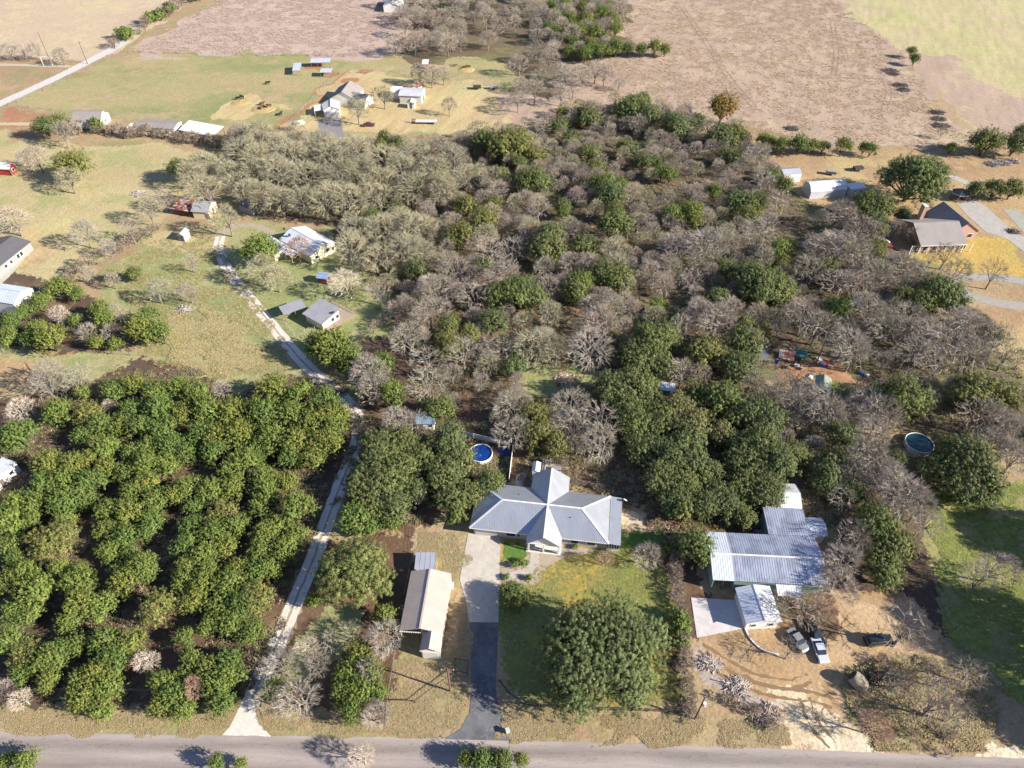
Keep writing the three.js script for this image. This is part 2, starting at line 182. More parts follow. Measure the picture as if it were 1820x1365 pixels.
const mAsphalt = surfMat(.43, .36, .315, .2), mAsphaltDark = surfMat(.235, .23, .235, .3), mCaliche = surfMat(.86, .76, .64, .35), mConcrete = surfMat(.66, .59, .49, .18), mWhiteRoad = surfMat(.74, .69, .63, .3), mGravelGrey = surfMat(.44, .40, .34, .3);
{ const t = roadTex.clone(); t.repeat.set(1 / 6.6, 1 / 60); t.offset.set(.5, 0); t.needsUpdate = true; mAsphalt.map = t; }
ribbon('county_road', [[-220, -43.8], [-120, -41.4], [-60, -40.5], [0, -39.6], [82, -36.8], [220, -31]], 6.6, 0.03, mAsphalt, 'pale two-lane county road with worn asphalt', 0, .12, 2);
const LANE = [[-43.98,-43.74],[-44.19,-45.88],[-44.1,-48.34],[-43.49,-52.62],[-42.22,-58.68],[-40.9,-66.32],[-39.46,-74.65],[-38.15,-85.15],[-37.12,-93.8],[-35.83,-102.9],[-35.24,-109.64],[-36.84,-115.71],[-41.61,-122.49],[-46.76,-127.24],[-52.14,-133.02],[-58.04,-140.19],[-63.42,-147.31],[-70.2,-156.09],[-76.04,-163.86],[-82.23,-172.09],[-87.25,-180.21],[-90.6,-186.92],[-91.78,-193.29],[-89.55,-197.91],[-84.15,-199.93],[-75.6,-195.25]];
ribbon('gravel_lane', LANE.slice(2), (t) => t > .9 ? 2.6 : 3.3, .008, surfMat(.48, .40, .29, .35), 'long gravel lane winding between grove and meadow', 0, .3, 3);
for (const o of [-0.88, 0.88]) ribbon('lane_wheel_track', LANE.slice(2, -3), (t) => 1.3, 0.016 + (o > 0 ? .004 : 0), mCaliche, 'pale wheel track of the long gravel lane', o, .18, o + 5);
const APRON = [[-47.45,-43.66],[-46.55,-44.98],[-46.04,-47.15],[-45.52,-49.74],[-43.33,-49.74],[-42.89,-47.33],[-41.63,-45.34],[-39.09,-43.31]];
pad('lane_apron', APRON, .026, mCaliche, 'pale gravel apron of the lane at the county road');
pad('concrete_driveway', [[-8.91,-82.69],[-2.39,-81.88],[-2.48,-63.41],[-7.84,-63.41],[-8.55,-67.47],[-10.06,-72.2]], .05, mConcrete, 'pale concrete driveway below the metal-roofed ranch house', .05);
{ const t = tex(256, (u, v) => { const a = .62 + .38 * tfb(u, v, 5, 5, 61) + (ss(.72, .8, tfb(u, v, 9, 3, 66)) * .12), k = sat(a - tn(u, v, 128, 64) * .12); return [k, k, k]; }); t.repeat.set(.11, .11); mAsphaltDark.map = t; }
pad('asphalt_driveway', [[-7.79,-63.3],[-2.53,-63.3],[-2.68,-56.62],[-2.79,-51.17],[-2.27,-48.06],[-0.93,-45.7],[1.38,-43.74],[3.47,-42.7],[-10.99,-43.05],[-8.34,-44.8],[-7.14,-47.15],[-6.91,-50.69],[-7.25,-56.62]], .045, mAsphaltDark, 'dark asphalt driveway flaring to the county road', .05);
{ const rut = surfMat(.31, .195, .10, .35), rutPink = surfMat(.36, .25, .18, .35); let s = 30; // wheel ruts in the dirt yard and on the fallow field
  for (const [p, m, g] of [[[[33.68,-58.68],[37.53,-55.6],[41.86,-53.11],[47.4,-52.04],[51.57,-53.01]], rut, 1.6], [[[33.88,-57.13],[38.08,-53.6],[44.2,-50.88],[51.53,-49.74],[54.09,-48.81]], rut, 1.7], [[[49.63,-49.74],[50.12,-45.16],[51.91,-42.1]], rut, 1.6], [[[59.36,-436.54],[58.35,-389.33],[59.33,-360.04]], rutPink, 2], [[[92.99,-426.41],[95.14,-380.84],[96.6,-328.52],[100.29,-291.69]], rutPink, 2.2], [[[167.49,-398.12],[155.76,-356.99],[145.41,-328.52]], rutPink, 2.2], [[[165.3,-321.93],[161.83,-306.27],[152.88,-288.9]], rutPink, 2.2]])
    for (const o of [-g / 2, g / 2]) ribbon('wheel_rut', p, (t) => .34 + .3 * vn(t * 23 + s * 3, 5.5), .006 + (s % 7) * .0012, m, 'narrow brown wheel rut in bare soil', o, .42, s++); }
ribbon('caliche_road', [[-219.59,-279.67],[-214.01,-295.1],[-203.47,-323.23],[-197.16,-343.74],[-193.39,-357.75],[-190.71,-371.02]], 5.2, .03, mWhiteRoad, 'white caliche road beside the pasture', 0, .3, 4);
ribbon('farm_track', [[-247.43,-339.49],[-220.71,-338.09],[-203.21,-336.7]], 2.6, .02, surfMat(.60, .52, .36, .3), 'straw-coloured farm track joining the caliche road', 0, .4, 5);
ribbon('yard_track', [[-210.55,-275.47],[-190.14,-274.95],[-172.89,-271.36]], 2.6, .02, surfMat(.62, .52, .34, .3), 'pale track across the red soil yard', 0, .4, 6);
ribbon('loop_drive', [[151.6,-156.6],[142.75,-157.61],[135.66,-159.15],[130.13,-162.54],[127.63,-166.55],[129.56,-170.13],[135.95,-171.53],[143.09,-170.97],[150.15,-168.74],[156.8,-166.01]], 3.8, .02, mGravelGrey, 'grey gravel loop drive below the golden lawn', 0, .25, 7);
pad('brick_house_driveway', [[149.16,-217.08],[155.23,-217.84],[158.11,-211.89],[158.94,-198.58],[163.15,-186.92],[158.29,-177.85],[155.12,-191.68],[150.45,-195.91],[149.13,-205.45]], .05, surfMat(.52, .48, .42, .18), 'pale concrete drive beside the brick house', .05);
ribbon('back_drive', [[138.14,-233.69],[155.42,-232.04],[159.15,-227.17],[162.06,-220.12]], 3.2, .025, surfMat(.55, .5, .42, .2), 'pale drive behind the brick house', 0, .1, 8);
ribbon('side_drive', [[165.09,-209.72],[165,-203.36],[164.84,-190.08],[166.65,-183.84]], 5, .03, surfMat(.45, .43, .36, .2), 'grey side drive beyond the brick house', 0, .1, 11);
pad('garage_apron', [[-77.88,-279.67],[-69.01,-280.73],[-64.53,-262.41],[-74.5,-262.41]], .03, surfMat(.30, .28, .27, .3), 'grey apron in front of the white double garage');
pad('concrete_slab', [[33.73,-68.35],[43.47,-67.73],[42.74,-62.31],[33.37,-60.42]], .08, surfMat(.74, .68, .64, .15), 'stained concrete slab beside the white annex', .08);
pad('patio', [[0.98,-97.63],[6.49,-101.28],[7.04,-102.9],[12.57,-102.9],[12.47,-96.85],[11.52,-95.01],[6.03,-93.8],[0.6,-94.1]], .06, mConcrete, 'concrete patio behind the ranch house', .06);
pad('gravel_bed', [[3.15,-79.5],[10.14,-80.02],[16.79,-78.72],[15.83,-77.94],[11.12,-77.43],[8.27,-75.91],[5.89,-73.66],[5.62,-71.96],[3.76,-70.75],[1.08,-70.99],[-1.94,-71.47],[-2.21,-75.91],[1.66,-76.16],[3.34,-77.81]], .02, surfMat(.52, .41, .30, .4), 'tan gravel garden bed at the porch');
{ const m1 = surfMat(.60, .54, .45, .5), r = RNG(5), pp = smooth([[4.6,-79.24],[4.44,-77.17],[4.07,-75.4],[3.06,-74.16],[1.09,-73.42],[-1.3,-72.68]], 1.05); // flagstones of the garden path
  const path = new THREE.Group(); path.name = 'garden_path'; structure(path, 'curved path of pale flagstones from porch to driveway'); scene.add(path);
  pp.forEach((p, i) => { const q = pp[Math.min(i + 1, pp.length - 1)], t = q.clone().sub(p).normalize(), mb = new MB(), c = [], n = 7; for (let k = 0; k < n; k++) { const a = -k / n * 6.283, R = .68 + r() * .24; c.push(V(p.x + Math.cos(a) * R * 1.25, 0, p.z + Math.sin(a) * R)); }
    mb.hexa(c.map((e) => V(e.x, .02, e.z)), c.map((e) => V(e.x, .07 + r() * .01, e.z))); mesh('flagstone', mb, m1, path); }); }

// ---------------------------------------------------------------- trees
const barkGrey = M(.22, .19, .16, 1), barkBrown = M(.11, .085, .065, 1), barkPale = M(.40, .36, .32, 1);
function limb(mb, r, a, dir, len, r0, r1, sides, segs, wob, lift = 0) { const pts = [a.clone()]; let p = a.clone(), d = dir.clone(); for (let i = 0; i < segs; i++) { d.add(V((r() - .5) * wob, (r() - .5) * wob + lift, (r() - .5) * wob)).normalize(); const q = p.clone().addScaledVector(d, len / segs); mb.tube(p, q, mix(r0, r1, i / segs), mix(r0, r1, (i + 1) / segs), sides, i === segs - 1); p = q; pts.push(q); } return [pts, d]; }
function rot(d, ang, az) { const s = Math.abs(d.y) < .95 ? V(0, 1, 0).cross(d).normalize() : V(1, 0, 0), t = d.clone().cross(s); return d.clone().multiplyScalar(Math.cos(ang)).addScaledVector(s, Math.sin(ang) * Math.cos(az)).addScaledVector(t, Math.sin(ang) * Math.sin(az)).normalize(); }
// bare winter tree: limbs reach for points spread through a domed crown, twigs radiate from the ends; returns {trunk, crown} geometries
function bareGeo(seed, D, Ht, o = {}) {
  const r = RNG(seed), big = new MB(), fine = new MB(true), tone = o.tone || [.37, .32, .262], { twig = 1, low = .22, n1 = 8, n2 = 70, n3 = 330, n4 = 5 } = o, R = D / 2;
  const setc = (b = 1) => { const j = b * (.72 + r() * .56); fine.c = [tone[0] * j, tone[1] * j * (1 + (r() - .5) * .06), tone[2] * j]; };
  const th = Ht * low * (.8 + r() * .4), R0 = .017 * Ht + .05, sq = [1 + (r() - .5) * .35, 1 + (r() - .5) * .35], off = V((r() - .5) * R * .3, 0, (r() - .5) * R * .3);
  const [tp] = limb(big, r, V(0, -.1, 0), V((r() - .5) * .2, 1, (r() - .5) * .2).normalize(), th + .1, R0 * 1.25, R0, 7, 2, .1), fork = tp[tp.length - 1];
  const cy = mix(fork.y, Ht, .42), cav = [0, 1, 2, 3].map(() => V(gaus(r), gaus(r) * .6 + .3, gaus(r)).normalize());
  const dome = (q0, q1) => { for (;;) { const d = V(gaus(r), gaus(r) * .8 + .25, gaus(r)).normalize(), bump = 1 - .22 * Math.max(0, ...cav.map((e) => (e.dot(d) - .8) * 5)), q = mix(q0, q1, Math.sqrt(r())) * bump, p = V(d.x * R * sq[0] * q, cy + d.y * (d.y > 0 ? Ht - cy : cy - fork.y * .8) * q, d.z * R * sq[1] * q).add(off); if (p.y > fork.y * .7) return p; } };
  const near = (L, p) => { let m = 1e9, s = L[0]; for (const e of L) { const y = p.y - e.y, w = p.distanceTo(e) + (y < 0 ? -y * .8 : 0); if (w < m) { m = w; s = e; } } return s; };
  const reach = (mb, a, b, r0, r1, n, sides, out) => { const m1 = a.clone().lerp(b, .5).add(V((r() - .5) * .2, (r() - .2) * .2, (r() - .5) * .2).multiplyScalar(a.distanceTo(b) * .8)); let p = a; for (let i = 1; i <= n; i++) { const t = i / n, q = a.clone().multiplyScalar((1 - t) * (1 - t)).addScaledVector(m1, 2 * t * (1 - t)).addScaledVector(b, t * t); mb.tube(p, q, mix(r0, r1, (i - 1) / n), mix(r0, r1, t), sides, false); p = q; if (out && t > .35) out.push(q); } };
  const A = [], B = [], C = []; for (let i = 0; i < n1; i++) { const az = i / n1 * 6.283 + r() * .5, q = i % 3 === 0 ? .25 : .55; reach(big, fork, V(Math.cos(az) * R * q * sq[0], mix(cy, Ht, .1 + r() * .35 + (q < .3 ? .2 : 0)), Math.sin(az) * R * q * sq[1]).add(off), R0 * .52, R0 * .2, 5, 5, A); }
  for (let i = 0; i < n2; i++) { const p = dome(.45, .82); setc(); reach(fine, near(A, p), p, R0 * .2, .028, 3, 3, B); } B.push(...A);
  for (let i = 0; i < n3; i++) { const p = dome(.6, .97), s = near(B, p); setc(); reach(fine, s, p, .03 * twig, .017 * twig, 2, 3); C.push([p, p.clone().sub(s).normalize()]); }
  for (const [p, d] of C) for (let k = 0; k < n4; k++) { setc(); const o2 = p.clone().sub(V(off.x, cy * .8, off.z)).normalize(), t = d.clone().multiplyScalar(.5).add(o2.multiplyScalar(.7)).add(V(gaus(r), gaus(r), gaus(r)).multiplyScalar(.75)).normalize(), L = (.35 + r() * .65) * R * .22, s = p.clone().addScaledVector(d, -r() * .6), e = s.clone().addScaledVector(t, L); fine.tube(s, e, .018 * twig, .005, 3, false);
    const t2 = t.clone().add(V(gaus(r), gaus(r), gaus(r)).multiplyScalar(.9)).normalize(), s2 = s.clone().lerp(e, .25 + r() * .5); fine.tube(s2, s2.clone().addScaledVector(t2, L * .6), .0135 * twig, .004, 3, false); }
  return { trunk: big.geo(), crown: fine.geo() };
}
const gaus = (r) => (r() + r() + r() - 1.5) * .82;
// leafy evergreen: lobes carry clumps, clumps carry many leaf-sized faces
function leafyGeo(seed, D, Ht, o) {
  const r = RNG(seed), big = new MB(), lf = new MB(true), R = D / 2, base = o.base * Ht, lobes = [], nl = o.lobes;
  const gauss = () => (r() + r() + r() - 1.5) * .82;
  for (let i = 0; i < nl; i++) { const t = i / nl, az = i * 2.4 + r() * .8, rad = R * (.12 + .66 * Math.sqrt(t)) * (.85 + r() * .3), lr = R * mix(.46, .30, t) * (o.uneven ? .5 + r() * .95 : .75 + r() * .5) * o.lobeR, top = Ht - lr * .82, y = mix(base + lr * .6, top, 1 - Math.pow(Math.min(1, rad / R), 2.2) * (.75 + r() * .35)); lobes.push([V(Math.cos(az) * rad, Math.max(base * .7 + lr * .3, y), Math.sin(az) * rad), lr]); }
  const R0 = o.trunk * (.02 * Ht + .05 * Math.sqrt(D)); const [tp] = limb(big, r, V(0, -.1, 0), V((r() - .5) * .2, 1, (r() - .5) * .2).normalize(), Math.max(.8, base * 1.1), R0 * 1.2, R0, 7, 2, .15);
  const fork = tp[tp.length - 1]; for (const [c, lr] of lobes) { const d = c.clone().sub(fork), L = d.length(); if (L > .3) limb(big, r, fork.clone(), d.normalize(), L, R0 * .5, R0 * .15, 4, 3, .12); }
  const rc = o.clump, per = o.per, area = lobes.reduce((s, l) => s + l[1] * l[1], 0), rv = o.vary || .5;
  for (const [c, lr] of lobes) { const n = Math.round(o.clumps * lr * lr / area), lt = .85 + r() * .3;
    for (let i = 0; i < n; i++) { const d = V(gauss(), gauss() + .25, gauss()).normalize(), rr = lr * (1.02 - rv / 2 + r() * rv), p = c.clone().addScaledVector(d, rr); p.y = Math.max(.25, p.y); if (lobes.some(([q, s]) => q !== c && p.distanceTo(q) < s * .6)) continue;
      const T = o.tones[Math.floor(r() * o.tones.length)], b = lt * (.78 + r() * .44), cr = rc * (.6 + r() * .8), ax = d.clone().add(V(0, .4, 0)).normalize();
      for (let k = 0; k < per; k++) { const e = V(gauss(), gauss(), gauss()).addScaledVector(ax, .45).normalize(), q = p.clone().addScaledVector(e, cr * (.55 + .5 * Math.sqrt(r()))).addScaledVector(ax, e.dot(ax) * cr * o.long), j = b * (.75 + r() * .5); lf.c = [T[0] * j, T[1] * j, T[2] * j]; const s = o.leaf * (.6 + r() * .8), nrm = e.clone().addScaledVector(d, .5).add(V(gauss(), gauss(), gauss()).multiplyScalar(.6)).normalize(), u = V(r() - .5, r() - .5, r() - .5).cross(nrm).setLength(s * .62), w = u.clone().cross(nrm).setLength(s * o.narrow);
        lf.quad(q.clone().add(u), q.clone().add(w), q.clone().sub(u), q.clone().sub(w)); } } }
  for (const [c, lr] of lobes) { const n = Math.round(22 * lr * lr); for (let i = 0; i < n; i++) { const d = V(gauss(), gauss() + .2, gauss()).normalize(), T = o.tones[Math.floor(r() * o.tones.length)]; lf.c = T.map((v) => v * (.8 + r() * .4)); const q = c.clone().addScaledVector(d, lr * (.35 + r() * .35)), nn = d.clone().add(V(gauss(), gauss(), gauss())).normalize(), u = V(r() - .5, r() - .5, r() - .5).cross(nn).setLength(.34), w = u.clone().cross(nn).setLength(.24); lf.quad(q.clone().add(u), q.clone().add(w), q.clone().sub(u), q.clone().sub(w)); } } // leaves on the inner limbs
  return { trunk: big.geo(), crown: lf.geo() };
}
const JUN = { base: .08, lobes: 13, lobeR: 1.0, clumps: 480, per: 44, clump: .19, long: 1.5, vary: 1.0, leaf: .12, narrow: .3, uneven: 1, trunk: .8, tones: [[.125, .175, .03], [.15, .195, .034], [.10, .15, .028], [.17, .195, .04]] };
const OAK = { base: .13, lobes: 15, lobeR: 1.05, clumps: 460, per: 58, clump: .38, long: .5, vary: .7, leaf: .135, uneven: 1, narrow: .36, trunk: 1.1, tones: [[.145, .165, .045], [.12, .148, .04], [.175, .185, .06], [.11, .135, .042]] };
const lib = {
  juniper: [0, 1, 2, 3, 4].map((i) => [leafyGeo(100 + i, 6, 5.6, { ...JUN, lobes: 11 + i }), 6, 5.6]),
  oak: [0, 1, 2, 3].map((i) => [leafyGeo(200 + i, 9, 7.8, { ...OAK, lobes: 13 + i * 2 }), 9, 7.8]),
  bigoak: [0, 1].map((i) => [leafyGeo(300 + i, 15, 10.5, { ...OAK, base: .06, lobes: 24, lobeR: .95, uneven: 1, vary: .45, clumps: 1300, per: 58, clump: .5, leaf: .17 }), 15, 10.5]),
  giant: [[leafyGeo(310, 23, 12.2, { ...OAK, base: .06, lobes: 42, lobeR: .98, uneven: 0, vary: .34, long: .3, clumps: 3700, per: 68, clump: .42, leaf: .145 }), 23, 12.2]],
  bare: [0, 1, 2, 3, 4, 5].map((i) => [bareGeo(400 + i, 8, 8.2, { spread: 1 + (i % 3) * .1 }), 8, 8.2]),
  open: [0, 1, 2].map((i) => [bareGeo(450 + i, 8, 8.2, { n1: 7, n2: 46, n3: 170, n4: 3, low: .26 }), 8, 8.2]),
  brown: [0, 1].map((i) => [leafyGeo(500 + i, 9, 8.5, { ...OAK, per: 44, lobes: 16 }), 9, 8.5]),
};
const leafMat = (r, g, b) => M(r, g, b, .8, { vertexColors: true });
const TINT = { juniper: [leafMat(1, 1, 1), leafMat(1.1, 1.08, 1.05), leafMat(.84, .92, .95), leafMat(1.18, 1.02, .95)], oak: [leafMat(1, 1, 1), leafMat(.88, .95, 1), leafMat(1.12, 1.08, .95), leafMat(.95, 1.03, .85)],
  olive: [leafMat(1.28, 1.12, .95)], tan: [leafMat(1.38, 1.16, 1.3)], rust: [leafMat(1.65, .9, .6)], redrust: [leafMat(2.3, 1.05, 1.0)], bare: [leafMat(1, 1, 1), leafMat(1.05, 1.0, .98), leafMat(.92, .95, .88), leafMat(.86, .84, .82)], mossy: [leafMat(1.0, 1.04, .80), leafMat(.92, .98, .78)], pale: [leafMat(1.5, 1.46, 1.4)], dusk: [leafMat(.78, .74, .72)], reddish: [leafMat(1.12, .82, .72)] };
const LANEP = smooth(LANE, 1.5), treesAt = []; // x, z, radius of all trees
let treeSeed = RNG(9);
// who a tree is: its kind and the part of the place it stands in
const KIND = { j: ['juniper', 'juniper', 'juniper', 'juniper_tree'], o: ['oak', 'oak', 'live oak', 'live_oak'], t: ['oak', 'tan', 'live oak', 'live_oak'], y: ['oak', 'olive', 'live oak', 'live_oak'], B: ['bigoak', 'oak', 'live oak', 'live_oak'], G: ['giant', 'oak', 'live oak', 'live_oak'], b: ['bare', 'bare', 'bare tree', 'bare_tree'], m: ['bare', 'mossy', 'bare tree', 'bare_tree'], d: ['bare', 'pale', 'dead tree', 'dead_tree'], r: ['brown', 'rust', 'oak', 'brown_oak'], e: ['open', 'dusk', 'bare tree', 'bare_tree'], q: ['bare', 'reddish', 'bare tree', 'bare_tree'] };
const WORD = { j: 'bushy green juniper', o: 'dark green live oak', t: 'tan-green live oak', y: 'yellowish olive live oak', B: 'broad round live oak', G: 'giant live oak', b: 'bare grey-brown tree', m: 'bare lichen-grey tree', d: 'bleached pale dead tree', r: 'rusty brown leafed oak', q: 'reddish twiggy bare tree', e: 'open-crowned bare tree' };
const PLACES = [ // [polygon, phrase]
  [GROVE, 'in the grove'], [[[-35.85,-115.34],[-14.61,-115.34],[2.43,-95.32],[-9.06,-81.08],[-19.39,-82.42],[-35.12,-81.08],[-40.19,-83.77],[-36.68,-96.85]], 'beside the lane'], [[[-53.24,-81.08],[-19.96,-82.42],[-19.39,-44.27],[-44.31,-44.27]], 'below the lane'],
  [[[-90.8,-43.22],[88.88,-39.81],[78.56,-21.52],[-78.56,-21.52]], 'across the county road'], [[[21.07,-128.86],[58.05,-124.84],[69.76,-104.88],[60.04,-81.08],[31.38,-72.2],[31,-83.77],[13.35,-95.32]], 'in the oak stand'],
  [[[-9.83,-128.86],[21.07,-128.86],[21.09,-99.99],[11.08,-98.41],[-3.72,-99.99]], 'behind the patio'], [[[67.27,-89.39],[94.83,-98.41],[81.84,-64.07],[76.56,-66.32],[59.78,-66.32]], 'at the lawn edge'], [[[31.19,-70.99],[95.71,-70.99],[84.7,-40.4],[42.35,-40.4]], 'on the dirt yard'],
  [WOOD, 'in the wood'], [FARWOOD, 'in the far wood'], [[[-165.07,-174.94],[-137.05,-172.09],[-92.75,-153.59],[-87.89,-135.15],[-142.63,-135.15]], 'in the thicket'], [[[-220.41,-265.35],[-106.93,-265.35],[-92.3,-199.93],[-121.93,-163.86],[-156.13,-153.59]], 'on the straw meadow'],
  [[[-138.69,-206.86],[-35.13,-206.86],[-26.47,-126.84],[-67.17,-122.88],[-95.09,-135.15]], 'on the green meadow'], [[[96.32,-275.47],[221.75,-275.47],[145.1,-139.52],[112.83,-169.3],[94.74,-221.67]], 'on the tan ground'], [[[-4.59,-83.77],[36.25,-81.08],[30.63,-45.16],[-3.71,-45.16]], 'on the front lawn'], [[[100.48,-153.59],[153.03,-153.59],[91.39,-44.27],[80.54,-75.91]], 'around the pool lawn'] ];
const LAND = [ // things one can find, to say where a tree stands
  ['ranch house', 6, -86], ['tan barn', -15, -66], ['grey metal building', 48, -75], ['white annex', 46.98,-66.32], ['round blue pool', -7.07,-103.89], ['blue-roofed shed', -20.19,-113.89], ['round green pool', 92.52,-106.56], ['mobile home', -110.68,-97.63], ['cabin', -49.96,-154.59], ['carport', -60.84,-156.09], ['cream house', -63.13,-190.08], ['red shed', -55.37,-171.53], ['tin shed', -104.09,-194.6], ['rusty shed', -109.85,-211.89], ['dark-roofed shed', -86.85,-211.53], ['grey house', -153.07,-180.81], ['white workshop', -143.83,-161.22], ['red barn', -182.73,-237.89], ['white cottage', -170.47,-278.61], ['single-wide home', -141.3,-272.89], ['pole barn', -122.88,-268.83], ['farmhouse', -69.83,-302.09], ['double garage', -72.47,-286.14], ['pale workshop', -44.68,-306.27], ['flatbed trailer', -34.09,-275.99], ['goat shed', -40.5,-340.9], ['cattle sheds', -89.31,-336.7], ['far white house', -66.02,-426.41], ['box garage', 99.46,-232.86], ['gambrel shed', 108.9,-223.61], ['gazebo', 150.73,-216.33], ['brick house', 138.93,-194.93], ['patched shed', 70,-135.58], ['olive shed', 76.29,-124.84], ['black SUV', 65.69,-59.63], ['silver sedan', 54.53,-57.85], ['tipped tank', 59.33,-51.85], ['trash bin', -0.74,-44.1], ['lumber heap', 13.02,-128.05], ['picnic table', 3.05,-149.93], ['branch heaps', 170.3,-315.53], ['loop drive', 133.79,-165.2], ['lane bend', -35.82,-111.75], ['lane mouth', -43.94,-44.27], ['caliche entrance', 49.85,-44.27], ['low shed', 38.08,-124.45] ];
function addTree(k, x, z, d, ht, label) {
  if ('bm'.includes(k)) d *= 1.18; if (k === 'j') d *= .9;
  if (LANEP.length) { let m = 1e9, q = null; for (const p of LANEP) { const e = Math.hypot(p.x - x, p.z - z); if (e < m) { m = e; q = p; } } const want = d * .42 + 1.9; if (m < want && m > .01) { x = q.x + (x - q.x) / m * want; z = q.z + (z - q.z) / m * want; } } // no trunk or crown over the lane
  const [shape, tint, cat, nm] = KIND[k], r = treeSeed, L = k === 'b' && r() < .3 ? lib.open : lib[shape], [geo, D, Ht] = L[Math.floor(r() * L.length)], ms = TINT[tint], s = d / D, sy = ht ? ht / Ht : s * (.9 + r() * .25) * (s < .7 ? 1.15 : s > 1.3 ? .85 : 1);
  const pl = PLACES.find((p) => inPoly(p[0], x, z)), mi = Math.floor(r() * ms.length); let near = LAND[0], nd = 1e9; for (const l of LAND) { const e = Math.hypot(l[1] - x, l[2] - z); if (e < nd) { nd = e; near = l; } }
  const size = d < D * .62 ? 'small' : d < D * .92 ? 'middling' : 'large', hue = { juniper: ['', 'yellowish', 'deep', 'olive'], oak: ['', 'bluish', 'pale', 'mossy'], bare: ['', 'pinkish', 'drab', 'dusky'] }[tint]?.[mi] || '';
  const words = `${size} ${hue} ${WORD[k]}`.replace(/\s+/g, ' '), where = pl ? pl[1] : nd > 45 ? 'in the open fields' : '', at = `${nd < 14 ? 'beside' : nd < 40 ? 'near' : 'out from'} the ${near[0]}`;
  const o = thing(nm, label || `${words} ${where} ${at}`.replace(/\s+/g, ' '), cat, x, z, r() * 6.28, label ? null : `${words.replace(/ tree$/, '')} trees ${where} ${at}`.replace(/\s+/g, ' '));
  o.scale.set(s, sy, s); const barkM = k === 'd' ? barkPale : 'bmqe'.includes(k) ? barkGrey : barkBrown;
  mesh('trunk', geo.trunk, barkM, o); mesh('crown', geo.crown, ms[mi], o); treesAt.push([x, z, d / 2, k]); return o;
}
